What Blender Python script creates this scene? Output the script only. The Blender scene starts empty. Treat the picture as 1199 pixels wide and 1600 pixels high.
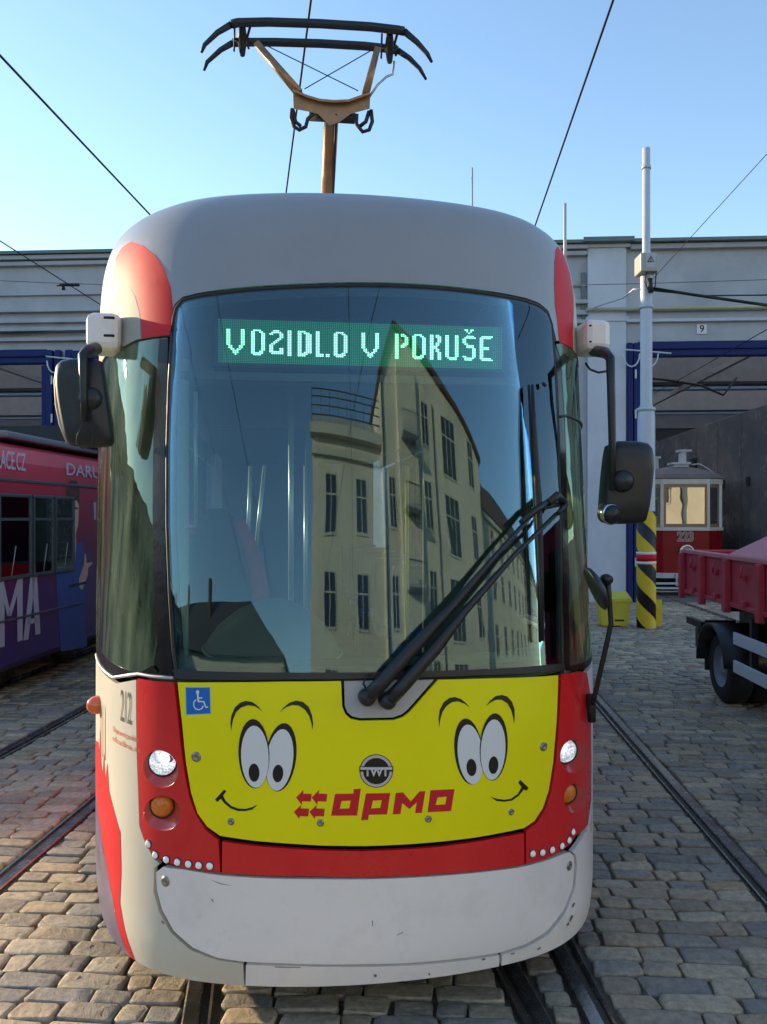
import bpy, bmesh, math, random
import numpy as np
from mathutils import Vector, Matrix
random.seed(7)
R = math.radians
scn = bpy.context.scene
col = scn.collection

# ---------------------------------------------------------------- camera, sky, sun, exposure
EYE = 2.15            # eye height above the ground
FPX = 1300.0          # focal length in photograph pixels
HZN = 807.0           # horizon row of the photograph
cam_d = bpy.data.cameras.new('camera'); cam = bpy.data.objects.new('camera', cam_d); col.objects.link(cam)
cam.location = (0, 0, EYE); cam.rotation_euler = (R(90), 0, 0)
cam_d.sensor_fit = 'VERTICAL'; cam_d.sensor_height = 36; cam_d.lens = 36*FPX/1600
cam_d.shift_y = (HZN-800)/1600
cam_d.clip_start = 0.05; cam_d.clip_end = 2000
scn.camera = cam

SUN_EL, SUN_AZ = R(13.5), R(-62.0)      # azimuth measured from +Y towards +X
world = bpy.data.worlds.new("World"); scn.world = world; world.use_nodes = True
wn = world.node_tree; wn.nodes.clear()
wo = wn.nodes.new('ShaderNodeOutputWorld'); wb = wn.nodes.new('ShaderNodeBackground')
sky = wn.nodes.new('ShaderNodeTexSky'); sky.sky_type = 'NISHITA'; sky.sun_disc = False
sky.sun_elevation = SUN_EL; sky.sun_rotation = SUN_AZ
sky.air_density = 1.0; sky.dust_density = 0.1; sky.ozone_density = 1.8
wb.inputs['Strength'].default_value = 0.15
wn.links.new(sky.outputs[0], wb.inputs[0]); wn.links.new(wb.outputs[0], wo.inputs[0])
sd = bpy.data.lights.new('sun', 'SUN'); sun = bpy.data.objects.new('sun', sd); col.objects.link(sun)
sd.energy = 3.3; sd.angle = R(0.5); sd.color = (1.0, 0.77, 0.48)
to_sun = Vector((math.sin(SUN_AZ)*math.cos(SUN_EL), math.cos(SUN_AZ)*math.cos(SUN_EL), math.sin(SUN_EL)))
sun.rotation_euler = to_sun.to_track_quat('Z', 'Y').to_euler()
sun.location = to_sun*60
vs = scn.view_settings; vs.view_transform = 'Standard'; vs.look = 'None'; vs.gamma = 1; vs.use_curve_mapping = False
vs.exposure = 1.3

# ---------------------------------------------------------------- helpers
def tag(o, label=None, cat=None, group=None, kind=None):
    if label: o['label'] = label
    if cat: o['category'] = cat
    if group: o['group'] = group
    if kind: o['kind'] = kind
    return o
def empty(name, loc=(0, 0, 0), rz=0.0, label=None, cat=None, group=None):
    o = bpy.data.objects.new(name, None); col.objects.link(o)
    o.location = loc; o.rotation_euler = (0, 0, rz); o.empty_display_size = .2
    return tag(o, label, cat, group)
class MB:
    """collects vertices and faces, builds one mesh object"""
    def __init__(s): s.v = []; s.f = []; s.sm = []
    def add(s, vs_, fs, smooth=False):
        b = len(s.v); s.v += [tuple(map(float, p)) for p in vs_]
        s.f += [tuple(b+i for i in f) for f in fs]; s.sm += [smooth]*len(fs); return s
    def box(s, x0, x1, y0, y1, z0, z1, bev=0.0, M=None):
        x0, x1 = min(x0, x1), max(x0, x1); y0, y1 = min(y0, y1), max(y0, y1); z0, z1 = min(z0, z1), max(z0, z1)
        if bev <= 0:
            vv = [(x0,y0,z0),(x1,y0,z0),(x1,y1,z0),(x0,y1,z0),(x0,y0,z1),(x1,y0,z1),(x1,y1,z1),(x0,y1,z1)]
            ff = [(0,3,2,1),(4,5,6,7),(0,1,5,4),(1,2,6,5),(2,3,7,6),(3,0,4,7)]
        else:
            b = min(bev, (x1-x0)*.45, (y1-y0)*.45, (z1-z0)*.45)
            bm = bmesh.new(); bmesh.ops.create_cube(bm, size=1)
            for v in bm.verts: v.co = Vector(((x0+x1)/2+v.co.x*(x1-x0), (y0+y1)/2+v.co.y*(y1-y0), (z0+z1)/2+v.co.z*(z1-z0)))
            bmesh.ops.bevel(bm, geom=bm.edges[:]+bm.verts[:], offset=b, segments=2, affect='EDGES', profile=.5)
            bm.verts.index_update()
            vv = [v.co[:] for v in bm.verts]; ff = [[v.index for v in f.verts] for f in bm.faces]; bm.free()
        if M is not None: vv = [(M @ Vector(p))[:] for p in vv]
        return s.add(vv, ff)
    def tube(s, pts, r, n=8, caps=True):
        pts = [Vector(p) for p in pts]; rs = r if isinstance(r, (list, tuple)) else [r]*len(pts)
        vv, ff = [], []; up = None
        for i, p in enumerate(pts):
            t = (pts[min(i+1, len(pts)-1)]-pts[max(i-1, 0)])
            if t.length < 1e-9: t = Vector((0, 0, 1))
            t.normalize()
            if up is None: up = t.orthogonal().normalized()
            up = (up-t*up.dot(t));
            if up.length < 1e-6: up = t.orthogonal()
            up.normalize(); w = t.cross(up)
            for k in range(n):
                a = 2*math.pi*k/n; vv.append((p+(up*math.cos(a)+w*math.sin(a))*rs[i])[:])
        for i in range(len(pts)-1):
            for k in range(n):
                a, b = i*n+k, i*n+(k+1) % n; ff.append((a, b, b+n, a+n))
        s.add(vv, ff, True)
        if caps:
            b = len(s.v)-len(vv)
            s.f += [tuple(b+k for k in reversed(range(n))), tuple(b+(len(pts)-1)*n+k for k in range(n))]; s.sm += [False]*2
        return s
    def lathe(s, prof, c=(0, 0, 0), axis=(0, 0, 1), n=24, smooth=True):
        ax = Vector(axis).normalized(); e = ax.orthogonal().normalized(); g = ax.cross(e); c = Vector(c)
        vv, ff = [], []
        for r_, h in prof:
            for k in range(n):
                a = 2*math.pi*k/n; vv.append((c+ax*h+(e*math.cos(a)+g*math.sin(a))*max(r_, 1e-5))[:])
        for i in range(len(prof)-1):
            for k in range(n):
                a, b = i*n+k, i*n+(k+1) % n; ff.append((a, b, b+n, a+n))
        return s.add(vv, ff, smooth)
    def prism(s, poly, ext, plane='xy', at=0.0):
        """poly: 2d points, extruded from at to at+ext along the third axis"""
        n = len(poly); vv = []
        for h in (at, at+ext):
            for (p, q) in poly:
                vv.append({'xy': (p, q, h), 'xz': (p, h, q), 'yz': (h, p, q)}[plane])
        ff = [tuple(range(n)), tuple(range(2*n-1, n-1, -1))]
        ff += [(i, i+n, (i+1) % n+n, (i+1) % n) for i in range(n)]
        return s.add(vv, ff)
    def build(s, name, mat, parent=None, M=None, smooth_angle=None):
        me = bpy.data.meshes.new(name); me.from_pydata(s.v, [], s.f)
        me.polygons.foreach_set('use_smooth', s.sm)
        bm = bmesh.new(); bm.from_mesh(me); bmesh.ops.recalc_face_normals(bm, faces=bm.faces); bm.to_mesh(me); bm.free()
        if M is not None: me.transform(M)
        if mat is not None: me.materials.append(mat)
        o = bpy.data.objects.new(name, me); col.objects.link(o)
        if parent is not None: o.parent = parent
        return o
def copy_tree(o, parent=None):
    c = o.copy(); col.objects.link(c)
    if parent is not None: c.parent = parent
    for ch in list(o.children): copy_tree(ch, c)
    return c
def text_mesh(s, size=1.0, shear=0.0, bold=0.0, spacing=1.0):
    cu = bpy.data.curves.new('lettering', 'FONT'); cu.body = s; cu.size = size; cu.shear = shear; cu.offset = bold
    cu.space_character = spacing; cu.align_x = 'CENTER'; cu.align_y = 'CENTER'; cu.resolution_u = 3
    o = bpy.data.objects.new('lettering', cu); col.objects.link(o)
    bpy.context.view_layer.update()
    me = bpy.data.meshes.new_from_object(o.evaluated_get(bpy.context.evaluated_depsgraph_get()))
    bpy.data.objects.remove(o)
    vv = [(v.co.x, v.co.y) for v in me.vertices]; ff = [tuple(p.vertices) for p in me.polygons]
    return vv, ff

# ---------------------------------------------------------------- materials
MATS = {}
def mat(name, colr, rough=.5, metal=0.0, var=.0, vscale=3.0, bump=0.0, bscale=40.0, spec=.5, emit=None, estr=0.0, coat=0.0, dirt=None, dscale=6.0, damt=.5):
    m = bpy.data.materials.new(name); m.use_nodes = True; nt = m.node_tree; p = nt.nodes['Principled BSDF']
    p.inputs['Base Color'].default_value = (*colr, 1); p.inputs['Roughness'].default_value = rough
    p.inputs['Metallic'].default_value = metal; p.inputs['Specular IOR Level'].default_value = spec
    p.inputs['Coat Weight'].default_value = coat; p.inputs['Coat Roughness'].default_value = .08
    tc = nt.nodes.new('ShaderNodeTexCoord')
    if var > 0:
        nz = nt.nodes.new('ShaderNodeTexNoise'); nz.inputs['Scale'].default_value = vscale; nz.inputs['Detail'].default_value = 6; nz.inputs['Roughness'].default_value = .62
        nt.links.new(tc.outputs['Object'], nz.inputs['Vector'])
        mr = nt.nodes.new('ShaderNodeMapRange'); mr.inputs[1].default_value = .25; mr.inputs[2].default_value = .75
        mr.inputs[3].default_value = 1-var; mr.inputs[4].default_value = 1+var
        nt.links.new(nz.outputs['Fac'], mr.inputs[0])
        mx = nt.nodes.new('ShaderNodeVectorMath'); mx.operation = 'SCALE'; mx.inputs[0].default_value = colr
        nt.links.new(mr.outputs[0], mx.inputs['Scale']); out = mx.outputs[0]
        if dirt is not None:
            n2 = nt.nodes.new('ShaderNodeTexNoise'); n2.inputs['Scale'].default_value = dscale; n2.inputs['Detail'].default_value = 8; n2.inputs['Roughness'].default_value = .7
            nt.links.new(tc.outputs['Object'], n2.inputs['Vector'])
            m2 = nt.nodes.new('ShaderNodeMapRange'); m2.inputs[1].default_value = .5; m2.inputs[2].default_value = .72; m2.inputs[3].default_value = 0; m2.inputs[4].default_value = damt
            nt.links.new(n2.outputs['Fac'], m2.inputs[0])
            mc = nt.nodes.new('ShaderNodeMix'); mc.data_type = 'RGBA'; mc.inputs[7].default_value = (*dirt, 1)
            nt.links.new(m2.outputs[0], mc.inputs[0]); nt.links.new(out, mc.inputs[6]); out = mc.outputs[2]
        nt.links.new(out, p.inputs['Base Color'])
        r2 = nt.nodes.new('ShaderNodeMapRange'); r2.inputs[1].default_value = .3; r2.inputs[2].default_value = .7
        r2.inputs[3].default_value = max(.02, rough*.8); r2.inputs[4].default_value = min(1, rough*1.25)
        nt.links.new(nz.outputs['Fac'], r2.inputs[0]); nt.links.new(r2.outputs[0], p.inputs['Roughness'])
    if bump > 0:
        nb = nt.nodes.new('ShaderNodeTexNoise'); nb.inputs['Scale'].default_value = bscale; nb.inputs['Detail'].default_value = 5
        nt.links.new(tc.outputs['Object'], nb.inputs['Vector'])
        bp = nt.nodes.new('ShaderNodeBump'); bp.inputs['Strength'].default_value = bump; bp.inputs['Distance'].default_value = .02
        nt.links.new(nb.outputs['Fac'], bp.inputs['Height']); nt.links.new(bp.outputs[0], p.inputs['Normal'])
    if emit is not None:
        p.inputs['Emission Color'].default_value = (*emit, 1); p.inputs['Emission Strength'].default_value = estr
    MATS[name] = m
    return m
def glass(name, tint, refl, rcol=(1, 1, 1), rough=0.0, ripple=0.0, rscale=3.0, film=None, famt=.1):
    """coated pane: mirror reflection rising at glancing angles over a tinted see-through layer"""
    m = bpy.data.materials.new(name); m.use_nodes = True; nt = m.node_tree; nt.nodes.clear()
    o = nt.nodes.new('ShaderNodeOutputMaterial'); mx = nt.nodes.new('ShaderNodeMixShader')
    tr = nt.nodes.new('ShaderNodeBsdfTransparent'); tr.inputs[0].default_value = (*tint, 1)
    gl = nt.nodes.new('ShaderNodeBsdfGlossy'); gl.inputs['Color'].default_value = (*rcol, 1); gl.inputs['Roughness'].default_value = rough
    fr = nt.nodes.new('ShaderNodeFresnel'); fr.inputs[0].default_value = 1.5
    mr = nt.nodes.new('ShaderNodeMapRange'); mr.inputs[1].default_value = .04; mr.inputs[2].default_value = 1; mr.inputs[3].default_value = refl; mr.inputs[4].default_value = 1
    nt.links.new(fr.outputs[0], mr.inputs[0]); nt.links.new(mr.outputs[0], mx.inputs[0])
    base = tr.outputs[0]
    if film is not None:    # scratched, dusty protective foil on the pane, streaked downwards
        df = nt.nodes.new('ShaderNodeBsdfDiffuse'); df.inputs[0].default_value = (*film, 1); ts = nt.nodes.new('ShaderNodeBsdfTranslucent'); ts.inputs[0].default_value = (*film, 1)
        a1_ = nt.nodes.new('ShaderNodeMixShader'); a1_.inputs[0].default_value = .5; nt.links.new(df.outputs[0], a1_.inputs[1]); nt.links.new(ts.outputs[0], a1_.inputs[2])
        tc0 = nt.nodes.new('ShaderNodeTexCoord'); mp = nt.nodes.new('ShaderNodeMapping'); mp.inputs['Scale'].default_value = (9, 9, .9); nz0 = nt.nodes.new('ShaderNodeTexNoise'); nz0.inputs['Scale'].default_value = 1.6; nz0.inputs['Detail'].default_value = 5
        nt.links.new(tc0.outputs['Object'], mp.inputs[0]); nt.links.new(mp.outputs[0], nz0.inputs['Vector'])
        r0 = nt.nodes.new('ShaderNodeMapRange'); r0.inputs[1].default_value = .35; r0.inputs[2].default_value = .7; r0.inputs[3].default_value = famt*.35; r0.inputs[4].default_value = famt*2.2
        nt.links.new(nz0.outputs['Fac'], r0.inputs[0]); fm = nt.nodes.new('ShaderNodeMixShader'); nt.links.new(r0.outputs[0], fm.inputs[0]); nt.links.new(base, fm.inputs[1]); nt.links.new(a1_.outputs[0], fm.inputs[2]); base = fm.outputs[0]
    nt.links.new(base, mx.inputs[1]); nt.links.new(gl.outputs[0], mx.inputs[2]); nt.links.new(mx.outputs[0], o.inputs[0])
    if ripple > 0:
        tc = nt.nodes.new('ShaderNodeTexCoord'); nb = nt.nodes.new('ShaderNodeTexNoise'); nb.inputs['Scale'].default_value = rscale; nb.inputs['Detail'].default_value = 1.0
        nt.links.new(tc.outputs['Object'], nb.inputs['Vector'])
        bp = nt.nodes.new('ShaderNodeBump'); bp.inputs['Strength'].default_value = 1; bp.inputs['Distance'].default_value = ripple
        nt.links.new(nb.outputs['Fac'], bp.inputs['Height']); nt.links.new(bp.outputs[0], gl.inputs['Normal'])
    return m

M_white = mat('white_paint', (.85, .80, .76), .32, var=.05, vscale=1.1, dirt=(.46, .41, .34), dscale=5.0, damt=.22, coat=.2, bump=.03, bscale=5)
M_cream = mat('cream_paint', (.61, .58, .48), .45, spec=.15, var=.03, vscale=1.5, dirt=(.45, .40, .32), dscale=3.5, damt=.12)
M_red = mat('red_paint', (.70, .014, .016), .30, var=.05, vscale=2, coat=.25)
M_yellow = mat('yellow_film', (.87, .79, .0), .45, var=.03, vscale=2, spec=.3)
M_roof = mat('grey_roof_paint', (.285, .30, .325), .36, var=.05, vscale=1.5, bump=.02, bscale=120, coat=.1, dirt=(.17, .16, .14), dscale=2.5, damt=.15)
M_creamr = mat('cream_roof_film', (.40, .38, .32), .6, spec=.1)
M_greypan = mat('grey_panel_paint', (.40, .41, .43), .35, var=.03)
M_black = mat('black_film', (.006, .007, .004), .4)
M_rubber = mat('black_rubber', (.012, .012, .013), .55, var=.2, vscale=8)
M_plastic = mat('black_plastic', (.016, .017, .019), .42, var=.15, vscale=10, bump=.05, bscale=200)
M_pillar = mat('gloss_black_pillar', (.014, .010, .008), .22, spec=.3, bump=.15, bscale=9)
M_film_w = mat('white_film', (.72, .74, .75), .35)
M_film_r = mat('red_film', (.62, .012, .020), .5, spec=.15)
M_bolt = mat('bolt_metal', (.30, .28, .24), .35, metal=.7, var=.2, vscale=40)
M_chrome = mat('chrome', (.75, .75, .76), .12, metal=1)
M_steel = mat('worn_steel', (.18, .175, .17), .32, metal=.8, var=.25, vscale=5)
M_alu = mat('aluminium', (.50, .50, .49), .4, metal=.6, var=.1)
M_backing = mat('dark_backing', (.01, .01, .01), .7)
M_wind = glass('windscreen_glass', (.80, .90, .88), .072, (.70, .88, 1.0), ripple=.0035, rscale=1.3)
M_side = glass('side_glass', (.80, .92, .84), (.07), (.75, 1.0, .85), ripple=.004, rscale=5, film=(.40, .50, .34), famt=.22)
M_darkglass = glass('dark_glass', (.75, .8, .77), .12, (.8, .9, .95), ripple=.0015)

# ---------------------------------------------------------------- the tram's body surface
TH = R(7.5); CT, ST = math.cos(TH), math.sin(TH); TX, TD = -.04, 3.4
_u = np.linspace(0, 1.39, 400)
_v = .20*_u**2+.11*_u**7
_a = np.concatenate([[0], np.cumsum(np.hypot(np.diff(_u), np.diff(_v)))])
A_C = float(_a[-1]); V_C = float(_v[-1])
ZB, ZR, HR = .228, 3.18, .535
def prof(z):
    z = np.asarray(z, float)
    k = np.clip(z-1.35, -.15, .15)
    fo = np.where(z < 1.2, 0, np.where(z < 1.5, .157*(k+.15)**2/.6, .157*(z-1.35)))
    fo = fo+np.where(z < .42, .26*(np.clip(.36-z, 0, 1))**1.35*1.6, 0)
    sw = np.where(z < .60, 1-.12*np.clip(.50-z, 0, 1)**2.4, 1.0)
    sw = sw*np.where(z > 2.3, 1-.004*np.clip((z-2.3)/.8, 0, 1)**2, 1.0)
    sn = np.clip((z-ZR)/HR, 0, 1); cs = np.sqrt(np.clip(1-sn*sn, 0, 1))
    top = z > ZR
    f2 = .157*(ZR-1.35)+.10*sn+.50*(1-cs)**2.2
    fo = np.where(top, f2, fo); sw = np.where(top, sw*np.maximum(cs, 1e-5)**.08, sw)
    return fo, sw
def S0(a, z):
    a = np.asarray(a, float); aa = np.abs(a)
    u = np.interp(aa, _a, _u); v = np.interp(aa, _a, _v)+np.maximum(aa-A_C, 0)
    fo, sw = prof(z)
    k = np.clip((aa-.95)/(A_C-.55), 0, 1); g = 1-1.0*k*k*(3-2*k)
    return np.stack([np.sign(a)*u*sw, v+fo*g, np.asarray(z, float)+0*a], -1)
def S(a, z, off=0.0):
    """point on the body surface (tram coordinates), moved off along the outward normal"""
    a = np.asarray(a, float); z = np.asarray(z, float)+0*a
    p = S0(a, z); e = 2e-3
    da = S0(a+e, z)-S0(a-e, z); dz = S0(a, np.minimum(z+e, ZR+HR-1e-4))-S0(a, z-e)
    n = np.cross(da, dz); n /= np.maximum(np.linalg.norm(n, axis=-1, keepdims=True), 1e-9)
    return p+n*off, n
def to_world(p):
    p = np.asarray(p, float); u, v, z = p[..., 0], p[..., 1], p[..., 2]
    return np.stack([TX+u*CT-v*ST, TD+u*ST+v*CT, z], -1)
def pix(p):
    w = to_world(p); return 599.5+FPX*w[..., 0]/w[..., 1], HZN-FPX*(w[..., 2]-EYE)/w[..., 1]
def I(px, py):
    """where the sight line of a photograph point meets the body surface, as (a, z)"""
    px = np.atleast_1d(np.asarray(px, float)); py = np.atleast_1d(np.asarray(py, float))
    a = (px-585)/1300*3.55; z = EYE-(py-HZN)/1300*3.6
    z = np.clip(z, ZB, ZR+HR*.95)
    for it in range(60):
        X, Y = pix(S0(a, z)); e = 1e-4
        Xa, Ya = pix(S0(a+e, z)); Xz, Yz = pix(S0(a, z+e))
        j = np.stack([np.stack([Xa-X, Xz-X], -1), np.stack([Ya-Y, Yz-Y], -1)], -2)/e
        d = np.linalg.solve(j+np.eye(2)*1e-3, np.stack([px-X, py-Y], -1)[..., None])[..., 0]
        a = np.clip(a+np.clip(d[..., 0], -.1, .1), -2.6, 2.6); z = np.clip(z+np.clip(d[..., 1], -.1, .1), ZB-.02, ZR+HR*.995)
    return a, z
def T(pts):
    """photograph outline -> list of (a, z)"""
    p = np.array(pts, float); a, z = I(p[:, 0], p[:, 1]); return list(zip(a.tolist(), z.tolist()))
ZCUTS = [ .255, .28, .30, .34, .38, .44, .5, .6]+[.7+.12*i for i in range(20)]+[ZR+HR*math.sin(R(t)) for t in range(4, 88, 5)]
def surf_mesh(polys, step=.045, cuts=True, far=1.6):
    """2d (a,z) outlines (or verts+faces) cut along the surface grid; returns flat verts, faces"""
    bm = bmesh.new()
    if isinstance(polys, tuple):
        vs_, fs = polys; bv = [bm.verts.new((x, y, 0)) for x, y in vs_]
        for f in fs:
            try: bm.faces.new([bv[i] for i in f])
            except ValueError: pass
    else:
        for pl in polys:
            bm.faces.new([bm.verts.new((x, y, 0)) for x, y in pl])
    bm.normal_update()
    bmesh.ops.triangulate(bm, faces=bm.faces[:], ngon_method='EAR_CLIP')
    if cuts:
        xs = [v.co.x for v in bm.verts]; ys = [v.co.y for v in bm.verts]
        x = math.ceil(min(xs)/step)*step
        while x < max(xs):
            if abs(x) < 1.9 or abs(x/step) % 8 < 1:
                bmesh.ops.bisect_plane(bm, geom=bm.verts[:]+bm.edges[:]+bm.faces[:], plane_co=(x, 0, 0), plane_no=(1, 0, 0), dist=1e-6)
            x += step
        for z in ZCUTS:
            if min(ys) < z < max(ys):
                bmesh.ops.bisect_plane(bm, geom=bm.verts[:]+bm.edges[:]+bm.faces[:], plane_co=(0, z, 0), plane_no=(0, 1, 0), dist=1e-6)
    bmesh.ops.remove_doubles(bm, verts=bm.verts[:], dist=1e-5)
    return bm
def skin(name, polys, material, parent, off=0.0, thick=.006, cuts=True, smooth=True):
    """a panel lying on the tram's body surface with its own thickness"""
    bm = surf_mesh(polys, cuts=cuts)
    bm.verts.index_update(); bm.edges.ensure_lookup_table()
    az = np.array([v.co[:2] for v in bm.verts]); n0 = len(az)
    out, _ = S(az[:, 0], az[:, 1], off); inn, _ = S(az[:, 0], az[:, 1], off-thick)
    faces = []
    for f in bm.faces:
        ids = [v.index for v in f.verts]
        p = [az[i] for i in ids]; ar = sum(p[i][0]*p[(i+1) % len(p)][1]-p[(i+1) % len(p)][0]*p[i][1] for i in range(len(p)))
        if ar < 0: ids.reverse()
        faces.append(tuple(ids))
    sm = [smooth]*len(faces)
    rim = {}
    for f in faces:
        for i in range(len(f)): rim[(f[i], f[(i+1) % len(f)])] = 1
    edges = [e for e in rim if (e[1], e[0]) not in rim]
    faces2 = list(faces)
    if thick > 0:
        faces2 += [tuple(i+n0 for i in reversed(f)) for f in faces]; sm += [smooth]*len(faces)
        b = 2*n0; vv = np.concatenate([out, inn, out, inn])
        for (i, j) in edges: faces2.append((j+b, i+b, i+b+n0, j+b+n0)); sm.append(False)
    else: vv = out
    me = bpy.data.meshes.new(name); me.from_pydata([tuple(p) for p in vv], [], faces2)
    me.polygons.foreach_set('use_smooth', sm); me.materials.append(material)
    o = bpy.data.objects.new(name, me); col.objects.link(o); o.parent = parent; bm.free()
    return o
def seam(name, loop, r, material, parent, off=0.0, closed=True, n=6):
    """a rubber seal run along an outline on the body surface"""
    pts = list(loop)+([loop[0]] if closed else [])
    dense = []
    for (p, q) in zip(pts[:-1], pts[1:]):
        k = max(1, int(math.hypot(q[0]-p[0], q[1]-p[1])/.04))
        for i in range(k): dense.append((p[0]+(q[0]-p[0])*i/k, p[1]+(q[1]-p[1])*i/k))
    dense.append(pts[-1]); d = np.array(dense); P, _ = S(d[:, 0], d[:, 1], off)
    m = MB(); m.tube([tuple(p) for p in P], r, n); return m.build(name, material, parent)
def P1(px, py, off=0.0):
    a, z = I(px, py); p, n = S(a, z, off); return Vector(p[0]), Vector(n[0])
def inset(poly, d):
    """shrink an (a,z) outline by d"""
    n = len(poly); ar = sum(poly[i][0]*poly[(i+1) % n][1]-poly[(i+1) % n][0]*poly[i][1] for i in range(n)); s = 1 if ar > 0 else -1
    out = []
    for i in range(n):
        p0, p1, p2 = Vector(poly[i-1]), Vector(poly[i]), Vector(poly[(i+1) % n])
        e1 = (p1-p0).normalized(); e2 = (p2-p1).normalized()
        n1 = Vector((-e1.y, e1.x))*s; n2 = Vector((-e2.y, e2.x))*s; b = (n1+n2)
        b = b/max(.5, b.dot(b)/2) if b.length > 1e-6 else n1
        out.append((p1.x+b.x*d, p1.y+b.y*d))
    return out

# ================================================================ THE TRAM
tram = empty('tram', (TX, TD, 0), TH, 'tram with a yellow cartoon face panel, red corners and a green lettered display', 'tram')
def PL(px, py, v):
    """tram coordinates of the photograph point on the cross plane at depth v"""
    dx, dz = (px-599.5)/FPX, -(py-HZN)/FPX
    # world = (dx*Y, Y, EYE+dz*Y);  v = -(X-TX)*ST + (Y-TD)*CT
    Y = (v-TX*ST+TD*CT)/(CT-dx*ST)
    X = dx*Y
    return Vector(((X-TX)*CT+(Y-TD)*ST, v, EYE+dz*Y))
def W(px, py, Y):
    return Vector(((px-599.5)/FPX*Y, Y, EYE-(py-HZN)/FPX*Y))
def WL(px, py, Y):
    """tram coordinates of the photograph point at world depth Y"""
    w = W(px, py, Y); X, Yw = w.x-TX, w.y-TD
    return Vector((X*CT+Yw*ST, -X*ST+Yw*CT, w.z))
def rnd(poly, k=2):
    """corner cutting, rounds an outline"""
    for _ in range(k):
        out = []
        for i in range(len(poly)):
            p, q = poly[i], poly[(i+1) % len(poly)]
            out += [(p[0]*.75+q[0]*.25, p[1]*.75+q[1]*.25), (p[0]*.25+q[0]*.75, p[1]*.25+q[1]*.75)]
        poly = out
    return poly
def keyhole(outer, holes):
    poly = list(outer)
    for h in holes:
        best = min(((i, j) for i in range(len(poly)) for j in range(len(h))), key=lambda ij: (poly[ij[0]][0]-h[ij[1]][0])**2+(poly[ij[0]][1]-h[ij[1]][1])**2)
        i, j = best
        ar = lambda q: sum(q[k][0]*q[(k+1) % len(q)][1]-q[(k+1) % len(q)][0]*q[k][1] for k in range(len(q)))
        hh = h if ar(h)*ar(outer) < 0 else h[::-1]
        if hh is not h: j = len(h)-1-j
        poly = poly[:i+1]+[hh[(j+k) % len(hh)] for k in range(len(hh)+1)]+poly[i:]
    return poly
def ell(cx, cy, rx, ry, tilt=0, n=28):
    t = math.radians(tilt); o = []
    for k in range(n):
        a = 2*math.pi*k/n; x, y = rx*math.cos(a), ry*math.sin(a)
        o.append((cx+x*math.cos(t)-y*math.sin(t), cy+x*math.sin(t)+y*math.cos(t)))
    return o
def stroke(pts, w):
    L, Rr = [], []
    for i, p in enumerate(pts):
        a, b = pts[max(i-1, 0)], pts[min(i+1, len(pts)-1)]; d = math.hypot(b[0]-a[0], b[1]-a[1]) or 1
        nx, ny = -(b[1]-a[1])/d*w/2, (b[0]-a[0])/d*w/2
        L.append((p[0]+nx, p[1]+ny)); Rr.append((p[0]-nx, p[1]-ny))
    return L+Rr[::-1]
FAR = 11.5
# ---- outlines (traced points brought onto the body surface)
ws_top = [(270,520),(272,497),(276,481),(286,469),(310,463),(350,457),(400,452),(450,449),(500,447),(560,446),(620,447),(680,450),(730,455),(780,462),(820,470),(842,478),(856,490),(862,508)]
ws_right = [(866,560),(870,640),(874,760),(877,900),(879,1045)]
ws_bot = [(820,1050),(740,1054),(660,1057),(600,1058),(540,1059),(460,1060),(380,1060),(320,1060),(277,1059)]
ws_left = [(271,1010),(266,930),(262,820),(262,700),(265,600)]
WS = T(ws_top+ws_right+ws_bot+ws_left)
ws = skin('windscreen', [WS], M_wind, tram, .004, .006)
seal = seam('windscreen_seal', WS, .011, M_rubber, tram, -.002)
# black ceramic edge of the windscreen, at the back of the pane
inn = inset(WS, .045); inn2 = inset(WS, .002)
bandm = bmesh.new()
def ring(name, o_, i_, material, parent, off, thick=.003):
    vs_ = list(o_)+list(i_); n = len(o_)
    return skin(name, (vs_, [(k, (k+1) % n, n+(k+1) % n, n+k) for k in range(n)]), material, parent, off, thick)
ring('windscreen_border', inn2, inn, M_black, tram, -.006)
M_sill = M_rubber
sill = T([(272,1046),(380,1050),(500,1051),(600,1050),(740,1046),(879,1036),(880,1047),(740,1055),(600,1059),(460,1061),(277,1060)])
skin('windscreen_sill', [sill], M_plastic, tram, .012, .02)

aL = lambda x, y: T([(x, y)])[0]
ZW = 2.93          # top of side windows
ZS = 1.435         # bottom of side windows
# corner windows
ALc, ARc = -1.95, 1.95
lt = T([(262,528),(240,530),(215,535),(196,545)])
LCW = [lt[0], lt[1], lt[2], lt[3], (-1.55, ZW+.02), (ALc, ZW), (ALc, ZS+.09)]+T([(160,1024)])[:0]+[(-1.6, ZS+.07), (-1.3, ZS+.05), (-1.05, ZS+.04)]+T([(240,1040),(248,1000),(244,900),(242,800),(243,700),(250,600)])
skin('corner_window', [LCW], M_side, tram, .002, .006)
# curved left pillar between the panes
pil = T([(250,530),(246,600),(241,700),(240,800),(242,900),(247,1000),(250,1052),(272,1056),(268,1000),(262,930),(259,820),(259,700),(262,600),(264,530)])
skin('front_pillar', [pil], M_pillar, tram, .005, .03)
lowband = [(ALc, ZS+.09), (-1.6, ZS+.07), (-1.3, ZS+.05), (-1.05, ZS+.04)]+T([(240,1040),(249,1052),(217,1050)])+[(-1.25, ZS-.01), (-1.6, ZS), (ALc, ZS)]
skin('window_skirt', [lowband], M_pillar, tram, .004, .02)
trimm = T([(272,1059),(240,1057),(217,1053)])+[(-1.3, ZS-.012), (-1.7, ZS-.006), (ALc, ZS-.004)]
seam('window_trim', trimm, .008, M_alu, tram, .002, closed=False)
RCWt = T([(868,538),(880,536),(895,541)])
RCW = [RCWt[0], RCWt[1], RCWt[2], (1.45, ZW+.02), (ARc, ZW), (ARc, ZS+.05), (1.4, ZS+.03), (1.15, ZS+.03)]+T([(890,1040),(889,900),(886,760),(882,650),(876,560)])
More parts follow.
